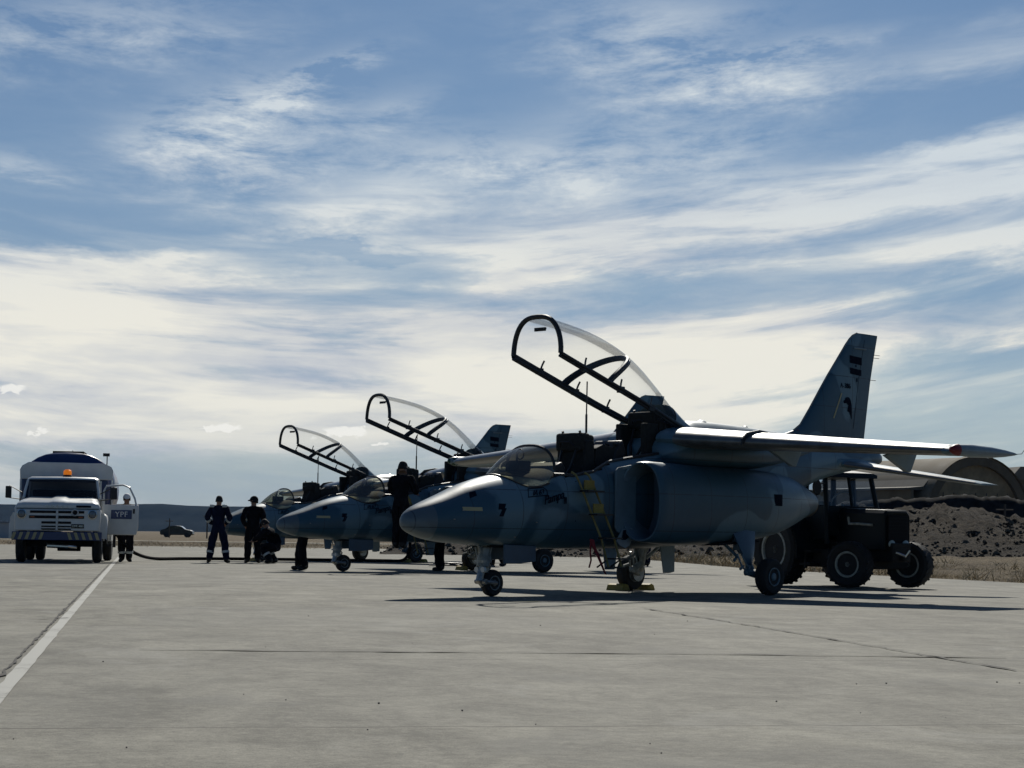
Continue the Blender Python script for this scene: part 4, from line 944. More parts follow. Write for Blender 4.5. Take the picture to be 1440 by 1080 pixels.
    def dome(r, zc, zlo, back, m, nm, grow=1.0):
        mb = MB(); rr = []
        for i in range(7):
            t = i / 6; a = t * math.pi / 2
            rr.append([(math.cos(k * math.pi / 8) * r * .95 * math.cos(a), math.sin(k * math.pi / 8) * r * 1.12 * math.cos(a) + back, zc + (zlo - zc) * (1 - min(1, t * 2)) * (1.0 if math.sin(k * math.pi / 8) < .2 else .25) + r * math.sin(a)) for k in range(16)])
        mb.rings(rr, True, 0, M); return mb.build(nm, m, o)
    if hood: dome(.118, .03, -.10, -.012, cloth, 'hood')
    else: dome(.102, .02, -.05, -.012, M_hair, 'hair')
    if cap:
        d_ = dome(.108, .035, .02, -.006, cap, 'cap'); mb = MB(); mb.rings([[(math.cos(t) * .075, .07 + math.sin(t) * .11, .045 - .02 * math.sin(t)) for t in [math.pi * k / 8 for k in range(9)]] + [(-.07, .05, .05)], [(math.cos(t) * .073, .07 + math.sin(t) * .108, .035 - .02 * math.sin(t)) for t in [math.pi * k / 8 for k in range(9)]] + [(-.07, .05, .04)]], True, 0, M); mb.build('cap_peak', cap, d_)
    for (a, b, t, r) in bands:
        p = P[a].lerp(P[b], t); d = (P[b] - P[a]).normalized() * .028
        mb = MB(); mb.tube([p - d, p + d], r, 14); mb.build('reflective_band', M_refl, o)
    if shoulders:
        for s_ in ('L', 'R'):
            p = P['sh' + s_]; mb = MB(); mb.box((p.x * .86, p.y - .05, p.z + .050), (.11, .17, .07)); mb.build('shoulder_tape', M_refl, o, bevel=.008)
    return root
def stand(h=1.0, spread=.13, **k):
    z = .96
    J = dict(pelvis=(0, 0, .97), chest=(0, -.01, 1.28), neck=(0, .0, 1.50), head=(0, .02, 1.64), hipL=(-.09, 0, .90), hipR=(.09, 0, .90), knL=(-.5 * spread - .06, .03, .50), knR=(.5 * spread + .06, .03, .50), anL=(-spread, -.02, .085), anR=(spread, -.02, .085),
             footL=(-.4, 1, 0), footR=(.4, 1, 0), shL=(-.19, 0, 1.44), shR=(.19, 0, 1.44), elL=(-.27, -.02, 1.16), elR=(.27, -.02, 1.16), wrL=(-.25, .10, .93), wrR=(.25, .10, .93))
    J.update(k); return J
BB = lambda r=.088: (('elL', 'wrL', .3, .080), ('elR', 'wrR', .3, .080), ('knL', 'anL', .50, .104), ('knR', 'anR', .50, .104))
q = gnd(306, 791.5); person('person in navy coverall with white reflective bands and wide stance, seen from behind', (q.x, q.y, 0), R(-2), stand(spread=.23, elL=(-.31, -.04, 1.17), elR=(.31, -.04, 1.17), wrL=(-.17, .14, 1.02), wrR=(.17, .14, 1.02), knL=(-.17, .02, .50), knR=(.17, .02, .50)), cloth=M_navy, hood=False, bands=BB(), shoulders=True)
q = gnd(355, 791.5); person('person in plain black jacket and cap, head turned left, beside the farthest jet nose', (q.x, q.y, 0), R(8), stand(spread=.14, look=(-.8, .5, 0), elL=(-.29, -.05, 1.15), elR=(.29, -.05, 1.15), wrL=(-.20, .08, .98), wrR=(.20, .08, .98)), cap=M_cloth)
q = gnd(176, 790); person('person with a pale cap behind the open truck door, reflective bands round the ankles', (q.x, q.y, 0), R(190), stand(spread=.09, elL=(-.24, .10, 1.17), wrL=(-.14, .32, 1.12), elR=(.24, .10, 1.17), wrR=(.12, .32, 1.12)), cap=M_white, bands=(('knL', 'anL', .6, .102), ('knR', 'anR', .6, .102)))
q = gnd(417, 801.5); person('person in dark trousers stooping behind the middle jet nose, only the legs showing', (q.x, q.y, 0), R(80), dict(pelvis=(0, -.20, .90), chest=(0, -.34, 1.12), neck=(0, -.40, 1.26), head=(0, -.38, 1.37), look=(0, 1, -.5), hipL=(-.09, -.17, .84), hipR=(.09, -.17, .84), knL=(-.10, -.12, .48), knR=(.10, -.04, .48), anL=(-.10, -.22, .085), anR=(.12, .0, .085), shL=(-.18, -.38, 1.22), shR=(.18, -.38, 1.22), elL=(-.22, -.16, 1.02), elR=(.22, -.16, 1.02), wrL=(-.16, .05, 1.05), wrR=(.16, .05, 1.05), footL=(-.3, 1, 0), footR=(.2, 1, 0)))
q = gnd(618, 803); person('person standing behind the nearest jet nose, only dark straight trousers showing below it', (q.x, q.y, 0), R(70), stand(spread=.075, head=(0, .06, 1.60), elL=(-.23, .12, 1.18), wrL=(-.13, .34, 1.16), elR=(.23, .12, 1.18), wrR=(.13, .34, 1.16)), scale=.93)
q = gnd(702, 796.5); person('person whose banded ankles show just behind the nose gear of the nearest jet', (q.x, q.y, 0), R(100), stand(spread=.10, pelvis=(0, -.02, .93), knL=(-.10, .14, .50), anL=(-.16, -.12, .085), knR=(.11, .2, .50), anR=(.14, .18, .085), elL=(-.24, .10, 1.17), wrL=(-.14, .32, 1.12), elR=(.24, .10, 1.17), wrR=(.12, .32, 1.12)), bands=(('knL', 'anL', .45, .104), ('knR', 'anR', .45, .104)), scale=.9)
q = gnd(908, 796.5); person('person in dark blue trousers behind the nearest jet belly, left of its far wheel', (q.x, q.y, 0), R(20), stand(spread=.05, elL=(-.24, .10, 1.17), wrL=(-.14, .32, 1.12), elR=(.24, .10, 1.17), wrR=(.12, .32, 1.12)), cloth=M_navy, scale=.9)
q = gnd(384, 792.5); person('person in black crouching by the farthest jet nose wheel with grey bands on the legs', (q.x, q.y, 0), R(75), dict(pelvis=(0, -.12, .42), chest=(0, .06, .74), neck=(0, .17, .92), head=(0, .26, 1.04), look=(0, 1, -.3), hipL=(-.10, -.10, .40), hipR=(.10, -.10, .40), knL=(-.17, .28, .48), knR=(.17, .26, .44), anL=(-.15, .02, .085), anR=(.15, -.0, .085), shL=(-.19, .14, .86), shR=(.19, .14, .86), elL=(-.26, .34, .68), elR=(.26, .34, .68), wrL=(-.12, .52, .60), wrR=(.12, .52, .60)), bands=(('knL', 'anL', .6, .102), ('knR', 'anR', .6, .102)))

# man on the boarding ladder of the middle jet
pL = atD(562, 771, 42.9)
person('man in black on the boarding ladder of the middle jet, his back to the camera', (pL.x, pL.y, pL.z), R(-22), dict(pelvis=(0, 0, .97), chest=(0, .04, 1.27), neck=(0, .07, 1.49), head=(0, .10, 1.64), hipL=(-.09, 0, .90), hipR=(.09, 0, .90), knL=(-.08, .05, .50), knR=(.09, .02, .50), anL=(-.08, -.02, .085), anR=(.08, -.04, .085), shL=(-.20, .04, 1.42), shR=(.20, .04, 1.42), elL=(-.29, .12, 1.18), elR=(.27, .12, 1.18), wrL=(-.22, .34, 1.10), wrR=(.20, .34, 1.12), look=(.2, 1, -.2)), cap=None, scale=1.05)

# ---------------------------------------------------------------- boarding ladders
def ladder(i, label, X0=1.04, low=.40):
    x, y, t = JP[i]; base = jw(i, X0, .62)
    root = thing('boarding_ladder', label, 'ladder', (base.x, base.y, 0), math.pi + t, 'boarding ladders')
    L = lambda X, Y, Z: (-(X - X0), Y - .62, Z)
    mb = MB()
    for dx_ in (0, .27):
        mb = MB(); mb.tube([L(X0 + dx_ - .02, .50, 1.70), L(X0 + dx_, .56, 1.66), L(X0 + dx_ + .04, .60, 1.55), L(X0 + dx_ + .30, .78, .78), L(X0 + dx_ + .36, .86, low)], .016, 8); mb.build('ladder_rail', mat('worn_ladder_paint', (.19, .155, .05), .6, var=.3, vscale=9), root)
    for k, Z in enumerate((1.44, 1.12, .80, .52)):
        a = (1.55 - Z) / .77 * .26 + .04; yy = .60 + (1.55 - Z) / .77 * .18
        mb = MB(); c = L(X0 + a + .135, yy + .05, Z); mb.box(c, (.34, .16, .022)); mb.build('ladder_step', M_black, root)
        if k < 2: mb = MB(); c = L(X0 + a + .13, yy - .0, Z + .085); mb.box(c, (.20, .02, .13)); mb.build('grip_plate', M_yel, root)
    mb = MB(); 
    for dx_ in (0, .27): mb.tube([L(X0 + dx_ + .34, .84, .50), L(X0 + dx_ + .30, .70, .40)], .012, 6)
    mb.tube([L(X0 + .32, .86, low), L(X0 + .66, .86, low)], .014, 6); mb.build('foot_frame', M_black, root)
    return root
ladder(0, 'yellow boarding ladder with black steps hooked on the nearest jet, a red strap beside it')
ladder(1, 'yellow boarding ladder on the middle jet, under the man in black', X0=1.0)
# red warning strap hanging by the ladder
b = jw(0, 1.18, .75)
root = thing('warning_strap', 'red cloth warning strap hanging beside the ladder of the nearest jet', 'strap', (b.x, b.y, 0), math.pi + JP[0][2])
mb = MB(); P_ = [(0.02, 0, .78), (0.0, .02, .68), (-.10, .03, .52), (-.20, .03, .36), (-.24, .03, .30)]; wv = .05
mb.rings([[(x - wv * (1 - .15 * k), y, z), (x + wv * (1 - .15 * k), y + .012, z + .01), (x + wv * (1 - .15 * k), y + .020, z + .01), (x - wv * (1 - .15 * k), y + .008, z)] for k, (x, y, z) in enumerate(P_)]); mb.build('strap_cloth', M_redtag, root)
mb = MB(); mb.tube([(.05, .02, .76), (.06, .02, .60), (.04, .02, .50), (.09, .03, .40)], .012, 6); mb.build('strap_cord', M_redtag, root)

# ---------------------------------------------------------------- wheel chocks
def chock(i, X, Y, label, w_=.30):
    p = jw(i, X, Y); mb = MB(); mb.prism([(-.09, 0), (.09, 0), (.055, .085), (.0, .105), (-.055, .085)], -w_ / 2, w_ / 2)
    o = mb.build('wheel_chock', M_yel if i == 0 else M_yel, None, bevel=.01); o.location = p; o.rotation_euler = (0, 0, math.pi + JP[i][2]); tag(o, label, 'chock', 'yellow wheel chocks')
chock(0, 4.42 - .30, -1.33, 'yellow wheel chock in front of the far main wheel of the nearest jet', .34)
chock(0, 4.42 + .30, -1.33, 'yellow wheel chock behind the far main wheel of the nearest jet', .34)
chock(2, 4.42 - .30, 1.33, 'yellow chock ahead of the near main wheel of the farthest jet'); chock(2, 4.42 + .30, 1.33, 'yellow chock behind the near main wheel of the farthest jet')
chock(2, -.28, .0, 'yellow chock ahead of the nose wheel of the farthest jet'); chock(1, 4.42 - .3, -1.33, 'yellow chock at the far main wheel of the middle jet')

# ---------------------------------------------------------------- fuel truck
M_tw = mat('truck_white_paint', (0.60, 0.61, 0.60), 0.35, var=.06, vscale=3, coat=.3)
M_tb = mat('truck_blue_paint', (0.012, 0.030, 0.115), 0.35, var=.1, vscale=3, coat=.3)
M_grime = mat('chassis_grime', (0.015, 0.014, 0.013), 0.8, var=.3, vscale=8)
M_tg = glassmat('vehicle_glass', (0.16, 0.18, 0.22), 0.04, 0.99)
M_amber = mat('amber_lens', (0.85, 0.25, 0.01), 0.25, trans=.2, emit=((1.0, 0.30, 0.02), 0.25))
M_chr = mat('worn_chrome', (0.5, 0.5, 0.5), 0.25, metal=1.0)
o_ = atD(79, 790, 49.6)
TR = thing('fuel_truck', 'old white tanker truck with blue tank top, amber beacon and its door open', 'truck', (o_.x, o_.y, 0), R(8.8))
def tb(name, parent, m, bevel=0.0, **k):
    pass
def twheel(x, y, r=.46, w_=.24, parent=TR):
    mb = MB(); h = w_ / 2
    pr = [(-h * .8, r * .55), (-h, r * .75), (-h * .9, r * .93), (-h * .5, r), (h * .5, r), (h * .9, r * .93), (h, r * .75), (h * .8, r * .55)]
    mb.lathe(pr, (x, y, r), 'x', 28); ty = mb.build('wheel', M_tyre, parent, angle=30)
    mb = MB(); s_ = 1 if x > 0 else -1; mb.lathe([(s_ * h * .82, r * .56), (s_ * h * .82, r * .5), (s_ * h * .4, r * .42), (s_ * h * .4, r * .2), (s_ * h * .95, r * .16), (s_ * h * .97, .001)], (x, y, r), 'x', 20, cap=False); mb.build('rim', M_tw, ty, angle=30)
for x in (-.93, .93): twheel(x, 1.05)
for x in (-1.02, -.75, .75, 1.02): twheel(x, 4.9)
mb = MB(); mb.box((-.42, 4, .72), (.12, 7.2, .2)); mb.box((.42, 4, .72), (.12, 7.2, .2)); mb.box((0, 1.05, .46), (1.6, .14, .14)); mb.box((0, 4.9, .46), (1.5, .2, .2)); mb.box((0, 2.0, .62), (1.9, 1.6, .25)); mb.lathe([(-.3, .22), (.3, .22)], (0, 4.9, .46), 'x', 12); mb.build('chassis', M_grime, TR, smooth=False)
mb = MB(); mb.tube([(-.25, .25, .42), (.25, .25, .40), (.42, .5, .38)], .055, 10); mb.build('exhaust_pipe', M_chr, TR)
# bumper with hazard stripes
mb = MB(); mb.prism([(-1.08, .55), (1.08, .55), (1.08, .76), (-1.08, .76)], -.05, .03); bump = mb.build('bumper', M_tb, TR, bevel=.015)
for s_ in (-1, 1):
    mb = MB()
    for k in range(5):
        x = s_ * (1.03 - k * .165); mb.add([(x, -.054, .57), (x - .075, -.054, .57), (x - .075 - s_ * .06 * 1, -.054, .745), (x - s_ * .06, -.054, .745)] if True else [], [(0, 1, 2, 3)])
    mb.build('hazard_stripes', M_cream, bump, smooth=False)
# cab body: hood, grille panel, fenders, cabin
mb = MB(); rows = []
for (y, z0, zt, w_) in ((.02, .78, 1.30, 1.0), (-.0, .9, 1.38, 1.02), (.02, 1.0, 1.43, 1.03), (.10, 1.0, 1.485, 1.02), (.5, 1.0, 1.54, .98), (1.05, 1.0, 1.60, .94), (1.30, 1.0, 1.62, .93)):
    rows.append([(-w_, y, z0), (-w_, y, zt - .10), (-w_ + .05, y, zt - .02), (-w_ + .2, y, zt + .012), (-.22, y, zt + .01), (-.12, y, zt + .045 * min(1, y * 3 + .3)), (.12, y, zt + .045 * min(1, y * 3 + .3)), (.22, y, zt + .01), (w_ - .2, y, zt + .012), (w_ - .05, y, zt - .02), (w_, y, zt - .10), (w_, y, z0)])
mb.rings(rows); hood = mb.build('hood', M_tw, TR, angle=50)
mb = MB(); mb.box((0, -.008, 1.325), (1.98, .02, .014)); mb.build('hood_gap', M_black, hood, smooth=False)
mb = MB(); mb.prism([(-1.02, .78), (1.02, .78), (1.04, 1.1), (1.02, 1.31), (-1.02, 1.31), (-1.04, 1.1)], -.03, .9); grp = mb.build('grille_panel', M_tw, TR, bevel=.03)
sl = []
for (z, h_, xa, xb) in ((1.245, .06, -.66, -.04), (1.245, .06, .02, .64), (1.12, .07, -.68, -.04), (1.12, .07, .02, .64), (.985, .055, -.38, -.04), (.985, .055, .02, .33), (.89, .035, -.38, -.04), (.89, .035, .02, .33), (.825, .035, -.38, -.04), (.825, .035, .02, .33)):
    mb = MB(); mb.box(((xa + xb) / 2, -.034, z), (xb - xa, .02, h_)); mb.build('grille_slot', M_dark, grp, smooth=False)
mb = MB(); mb.box((-.01, -.045, 1.05), (.035, .03, .50)); mb.build('grille_post', M_tw, grp, bevel=.008)
mb = MB()
for xx in (-.6, .56): mb.box((xx, -.048, 1.12), (.10, .012, .03))
mb.build('indicator_lamp', mat('dull_amber', (.30, .07, .01), .4), grp)
for x in (-.86, .84):
    mb = MB(); mb.lathe([(0, .115), (-.03, .115), (-.035, .095)], (x, -.03, 1.19), 'y', 24, cap=False); hl = mb.build('headlight', M_chr, TR)
    mb = MB(); mb.lathe([(-.02, .095), (-.045, .07), (-.055, .001)], (x, -.03, 1.19), 'y', 24, cap=False); mb.build('headlight_lens', mat('headlamp_glass', (.12, .14, .16), .1, coat=.8), hl)
mb = MB(); mb.lathe([(-.03, .09), (-.05, .075), (-.03, .06)], (.42, -.03, 1.235), 'y', 20, cap=False); mb.lathe([(-.045, .055), (-.05, .001)], (.42, -.02, 1.235), 'y', 14, cap=False, mi=1); mb.build('front_cap', [M_tw, M_dark], TR)
mb = MB(); mb.box((.49, -.045, .90), (.30, .015, .10)); pl = mb.build('number_plate', M_dark, TR, bevel=.006)
text_mesh('DMI 480', .075, M_chr, 'plate_number', pl, Matrix.Translation((.49, -.055, .90)) @ Matrix.Rotation(math.pi / 2, 4, 'X'), .002)
text_mesh('D O D G E', .075, M_chr, 'hood_lettering', hood, Matrix.Translation((-.02, -.012, 1.375)) @ Matrix.Rotation(math.pi / 2, 4, 'X'), .004, 0, 1.6)
mb = MB(); mb.box((.62, .0, 1.385), (.36, .02, .05)); mb.build('hood_badge', M_mark, hood, bevel=.005)
for s_ in (-1, 1):
    mb = MB(); rr = []
    for k in range(13):
        t = k / 12; a = math.pi * t; y = 1.0 - .62 * math.cos(a); z = .72 + .50 * math.sin(a) ** .7
        rr.append([(s_ * .98, y, z), (s_ * 1.10, y, z + .01), (s_ * 1.17, y, z - .05), (s_ * 1.19, y, z - .14), (s_ * 1.17, y, z - .14), (s_ * 1.14, y, z - .05), (s_ * 1.0, y, z - .03)])
    mb.rings(rr); mb.add([(s_ * .95, .35, .6), (s_ * 1.16, .38, .6), (s_ * 1.17, .40, 1.10), (s_ * 1.10, .36, 1.22), (s_ * .95, .32, 1.22)], [(0, 1, 2, 3, 4)])
    mb.build('fender', M_tw, TR, angle=60)
mb = MB(); body = [(1.28, .80), (2.75, .80), (2.78, 2.02), (2.70, 2.10), (1.72, 2.12), (1.60, 2.08), (1.30, 1.64)]
# cabin shell from four walls and roof, with a glazed front
mb = MB(); mb.prism([(2.60, .8), (2.66, .8), (2.66, 2.08), (2.60, 2.08)], -.92, .92, plane='yz'); mb.prism([(1.30, .80), (2.62, .80), (2.62, 1.60), (1.30, 1.60)], -.97, -.93, plane='yz'); mb.prism([(2.45, .80), (2.62, .80), (2.62, 1.60), (2.45, 1.60)], .93, .97, plane='yz'); cabin = mb.build('cab_shell', M_tw, TR, bevel=.01)
mb = MB(); rr = []
for y, zz, w_ in ((1.50, 2.055, .86), (1.52, 2.10, .87), (1.60, 2.135, .87), (2.0, 2.155, .88), (2.5, 2.14, .88), (2.66, 2.10, .87), (2.67, 2.05, .87)): rr.append([(-w_, y, 2.035), (-w_, y, zz - .04), (-w_ + .08, y, zz), (0, y, zz + .012), (w_ - .08, y, zz), (w_, y, zz - .04), (w_, y, 2.035)])
mb.rings(rr); mb.build('cab_roof', M_tw, TR, angle=60)
for s_ in (-1, 1):
    mb = MB(); mb.tube([(s_ * .93, 1.28, 1.60), (s_ * .90, 1.38, 1.82), (s_ * .85, 1.52, 2.06)], .032, 8); mb.build('cab_pillar', M_tw, TR); mb = MB(); mb.tube([(s_ * .90, 2.6, 1.6), (s_ * .86, 2.6, 2.06)], .035, 8); mb.build('cab_pillar', M_tw, TR)
mb = MB(); mb.rings([[(-.90, 1.30, 1.615), (-.45, 1.25, 1.61), (0, 1.235, 1.61), (.45, 1.25, 1.61), (.90, 1.30, 1.615)], [(-.83, 1.50, 2.05), (-.42, 1.47, 2.055), (0, 1.46, 2.06), (.42, 1.47, 2.055), (.83, 1.50, 2.05)]], cap=False, closed=False); wsg = mb.build('windshield', M_tg, TR)
mb = MB(); mb.tube([(-.91, 1.29, 1.60), (0, 1.22, 1.597), (.91, 1.29, 1.60), (.84, 1.51, 2.06), (0, 1.465, 2.07), (-.84, 1.51, 2.06), (-.91, 1.29, 1.60)], .016, 6); mb.build('windshield_seal', M_black, wsg)
mb = MB(); 
for x in (-.3, .35): mb.tube([(x, 1.22, 1.60), (x + .35, 1.235, 1.66)], .008, 5)
mb.build('wiper', M_black, wsg)
mb = MB(); mb.box((0, 2.45, 1.45), (1.6, .22, .75)); mb.box((0, 2.2, 1.15), (1.6, .6, .15)); mb.lathe([(-.01, .2), (.01, .21)], (.42, 1.55, 1.62), 'y', 20, cap=False); mb.box((0, 1.42, 1.52), (1.7, .2, .14)); mb.build('cab_interior', M_black, TR, bevel=.03)
mb = MB(); mb.lathe([(0, .11), (.03, .115), (.05, .10)], (.09, 1.9, 2.16), 'z', 18); bc = mb.build('beacon_base', M_black, TR)
mb = MB(); mb.lathe([(0, .10), (.03, .105), (.10, .10), (.135, .06), (.14, .001)], (.09, 1.9, 2.21), 'z', 18); mb.build('beacon_lens', M_amber, bc)
# mirrors on arms
for s_ in (-1, 1):
    mb = MB(); mb.tube([(s_ * .95, 1.32, 1.72), (s_ * 1.28, 1.22, 1.90), (s_ * 1.30, 1.22, 1.60), (s_ * .96, 1.32, 1.56)], .014, 6); mr = mb.build('mirror_arm', M_black, TR)
    mb = MB(); mb.box((s_ * 1.30, 1.20, 1.74), (.15, .05, .30)); mb.build('mirror', M_black, mr, bevel=.02)
# open door on the right of the picture
DR = bpy.data.objects.new('door', None)
mb = MB(); mb.prism([(.0, .70), (.86, .70), (.90, .90), (.90, 1.46), (.0, 1.46)], -.035, .035); dp = mb.build('door', M_tw, TR, bevel=.02)
dp.location = (1.02, 1.36, 0); dp.rotation_euler = (0, 0, R(-6))
mb = MB(); mb.tube([(.03, 0, 1.44), (.02, 0, 1.80), (.08, 0, 1.93), (.50, 0, 1.96), (.66, 0, 1.90), (.80, 0, 1.62), (.84, 0, 1.45)], .024, 8); mb.build('window_frame', M_tw, dp)
mb = MB(); mb.tube([(.19, 0, 1.46), (.19, 0, 1.92)], .014, 6); mb.build('quarter_light_bar', M_black, dp)
mb = MB(); mb.box((.48, -.043, 1.215), (.52, .012, .225)); sg_ = mb.build('door_sign', M_tb, dp, smooth=False)
text_mesh('YPF', .19, M_white, 'sign_lettering', sg_, Matrix.Translation((.48, -.052, 1.215)) @ Matrix.Rotation(math.pi / 2, 4, 'X'), .002, 0, 1.1)
mb = MB(); mb.box((.79, .0, 1.30), (.05, .09, .12)); mb.build('door_latch', M_black, dp, bevel=.01)
mb = MB(); mb.box((1.12, 1.55, .45), (.28, .5, .04)); mb.box((1.12, 1.55, .62), (.06, .5, .3)); mb.build('cab_step', M_grime, TR)
# tank body
def tsec(y, w_=1.20, zt=2.84, zb=1.05, n=32, e=2.6, zc=1.95):
    return [(w_ * math.copysign(abs(math.cos(a)) ** (2 / e), math.cos(a)), y, zc + ((zt - zc) if math.sin(a) > 0 else (zc - zb)) * math.copysign(abs(math.sin(a)) ** (2 / (e if math.sin(a) < 0 else 2.1)), math.sin(a))) for a in [2 * math.pi * k / n for k in range(n)]]
mb = MB(); mb.rings([tsec(3.15, 1.14, 2.79, 1.10), tsec(3.2, 1.19, 2.83, 1.06), tsec(5.2), tsec(7.3, 1.19, 2.83, 1.06), tsec(7.36, 1.14, 2.79, 1.10)]); tk = mb.build('tank', M_tb, TR, angle=50)
# white front plate: an arch with rounded shoulders and side posts
mb = MB(); arc = [(-1.18, 2.12), (-1.19, 2.36), (-1.14, 2.46), (-1.0, 2.545), (-.95, 2.56), (0, 2.56), (.95, 2.545), (1.0, 2.535), (1.14, 2.46), (1.19, 2.36), (1.18, 2.12)]; mb.prism(arc, 2.98, 3.06); mb.build('front_plate', M_tw, TR, bevel=.015)
for s_ in (-1, 1): mb = MB(); mb.box((s_ * 1.16, 3.02, 1.55), (.05, .07, 1.14)); mb.build('plate_post', M_tw, TR, bevel=.008)
mb = MB(); mb.box((0, 3.12, 1.55), (2.1, .05, 1.1)); mb.build('pump_cabinet', M_tb, TR)
mb = MB(); mb.box((.0, 4.2, 2.84), (.80, 1.6, .06)); mb.lathe([(0, .2), (.06, .2)], (0, 4.0, 2.82), 'z', 16); mb.tube([(.1, 3.6, 2.82), (.1, 3.6, 2.90)], .01, 5); mb.build('tank_walkway', M_grime, tk)
mb = MB(); mb.tube([(1.02, 3.05, 2.45), (1.02, 3.05, 2.74)], .014, 6); mb.box((1.0, 3.04, 2.78), (.17, .10, .08)); mb.build('work_lamp', M_black, TR)
mb = MB(); mb.box((-1.05, 3.8, .78), (.25, 1.1, .5)); mb.box((1.05, 3.8, .78), (.25, 1.1, .5)); mb.build('side_locker', M_tw, TR, bevel=.02)
mb = MB()
for x in (-.95, .95): mb.box((x, 5.6, .6), (.5, .03, .5))
mb.build('mudflap', M_tyre, TR)

# refuelling hose from the truck to the farthest jet
Tm = Matrix.Translation(TR.location) @ Matrix.Rotation(R(8.8), 4, 'Z')
hp = [Tm @ Vector((1.12, 3.6, .85)), Tm @ Vector((1.30, 3.2, .72)), Tm @ Vector((1.55, 2.8, .45))]
hp += [Vector((atD(190, 780, 53.5).x, 53.5, .22)), Vector((atD(216, 786, 55.5).x, 55.5, .06))]
for (px, py) in ((260, 788), (330, 788.2), (420, 788.5), (500, 789), (550, 789.3)):
    g = gnd(px, py - .2); hp.append(Vector((g.x, min(g.y, 58.5), .045)))
fp = atD(577, 766, 58.6); hp += [Vector((atD(563, 787, 58.5).x, 58.5, .05)), Vector((atD(572, 782, 58.6).x, 58.6, .16)), Vector((atD(576, 775, 58.6).x, 58.6, .4)), fp + Vector((0, 0, .1)), fp + Vector((.1, .1, .35))]
def smooth(pts, n=8):
    out_ = []
    for i in range(len(pts) - 1):
        p0, p1, p2, p3 = pts[max(i - 1, 0)], pts[i], pts[i + 1], pts[min(i + 2, len(pts) - 1)]
        for k in range(n):
            t = k / n; out_.append(.5 * ((2 * p1) + (p2 - p0) * t + (2 * p0 - 5 * p1 + 4 * p2 - p3) * t * t + (3 * p1 - p0 - 3 * p2 + p3) * t ** 3))
    return out_ + [pts[-1]]
pts = smooth(hp); 
for p in pts: p.z = max(p.z, .042)
mb = MB(); mb.tube(pts, .045, 8); tag(mb.build('fuel_hose', mat('hose_rubber', (.010, .010, .011), .95, spec=.05), None), 'thick black refuelling hose lying across the apron from the truck to the jets', 'hose')
# loose cables by the middle jet
random.seed(2)
b = gnd(630, 797); cp_ = [Vector((b.x + .55 * math.cos(a * .9) * (1 - a * .03), b.y + .5 * math.sin(a * .9), .02 + .006 * a)) for a in range(14)] + [Vector((b.x + 1.2, b.y + .3, .03))]
mb = MB(); mb.tube(smooth(cp_, 4), .018, 6); tag(mb.build('ground_cable', M_black, None), 'coil of dark cable on the apron beside the far wheel of the middle jet', 'cable')

# ---------------------------------------------------------------- tractor
M_tr = mat('tractor_dark_green', (0.006, 0.010, 0.012), 0.5, var=.2, vscale=6, spec=.25)
M_rimw = mat('dusty_rim', (0.34, 0.34, 0.30), 0.6, var=.3, vscale=12)
M_cg = glassmat('cab_glass', (0.80, 0.85, 0.90), 0.06, 0.96)
T = thing('tractor', 'small dark farm tractor with glazed cab parked behind the nearest jet', 'tractor', (6.33, 34.55, 0), R(-150))
def trwheel(x, y, r, w_, steer=0, lugs=26):
    mb = MB(); h = w_ / 2
    mb.lathe([(-h * .7, r * .52), (-h * .95, r * .62), (-h, r * .82), (-h * .8, r * .93), (-h * .3, r * .955), (h * .3, r * .955), (h * .8, r * .93), (h, r * .82), (h * .95, r * .62), (h * .7, r * .52)], (0, 0, 0), 'x', 48)
    for k in range(lugs):
        a = 2 * math.pi * k / lugs; 
        for s_ in (-1, 1):
            aa = a + (math.pi / lugs if s_ > 0 else 0); M = Matrix.Rotation(aa, 4, 'X') @ Matrix.Translation((s_ * h * .47, 0, r * .936)) @ Matrix.Rotation(s_ * .5, 4, 'Z')
            mb.box((0, 0, 0), (h * .98, r * .07, r * .05), 0, M)
    o = mb.build('wheel', M_tyre, T, smooth=True, angle=30); o.location = (x, y, r); o.rotation_euler = (0, 0, R(steer))
    mb = MB()
    for s_ in (-1, 1): mb.lathe([(s_ * h * .72, r * .53), (s_ * h * .86, r * .54), (s_ * h * .86, r * .47), (s_ * h * .4, r * .42), (s_ * h * .25, r * .30), (s_ * h * .55, r * .26), (s_ * h * .6, r * .16), (s_ * h * .7, r * .10), (s_ * h * .7, .001)], (0, 0, 0), 'x', 32, cap=False)
    rm = mb.build('rim', M_rimw, o, angle=30)
    mb = MB()
    for k in range(8):
        a = k * math.pi / 4
        for s_ in (-1, 1): mb.lathe([(s_ * h * .5, .012), (s_ * h * .62, .012)], (0, math.cos(a) * r * .21, math.sin(a) * r * .21), 'x', 6)
    mb.build('wheel_nuts', M_black, rm)
for s_ in (-1, 1): trwheel(s_ * .66, 0, .41, .30, 24, 20); trwheel(s_ * .74, -1.80, .64, .38, 0, 26)
mb = MB(); rows = []
for (y, zt, w_) in ((.42, 1.24, .25), (.44, 1.30, .27), (.40, 1.34, .28), (.2, 1.345, .285), (-.4, 1.36, .29), (-.80, 1.38, .30)): rows.append([(-w_, y, .66), (-w_, y, zt - .07), (-w_ + .06, y, zt), (w_ - .06, y, zt), (w_, y, zt - .07), (w_, y, .66)])
mb.rings(rows); hd = mb.build('hood', M_tr, T, bevel=.01)
mb = MB(); mb.box((0, .45, .98), (.44, .02, .52)); gr = mb.build('grille', M_dark, T, bevel=.01)
mb = MB()
for k in range(7): mb.box((0, .465, .84 + k * .06), (.40, .01, .012))
mb.build('grille_bars', M_tr, gr, smooth=False)
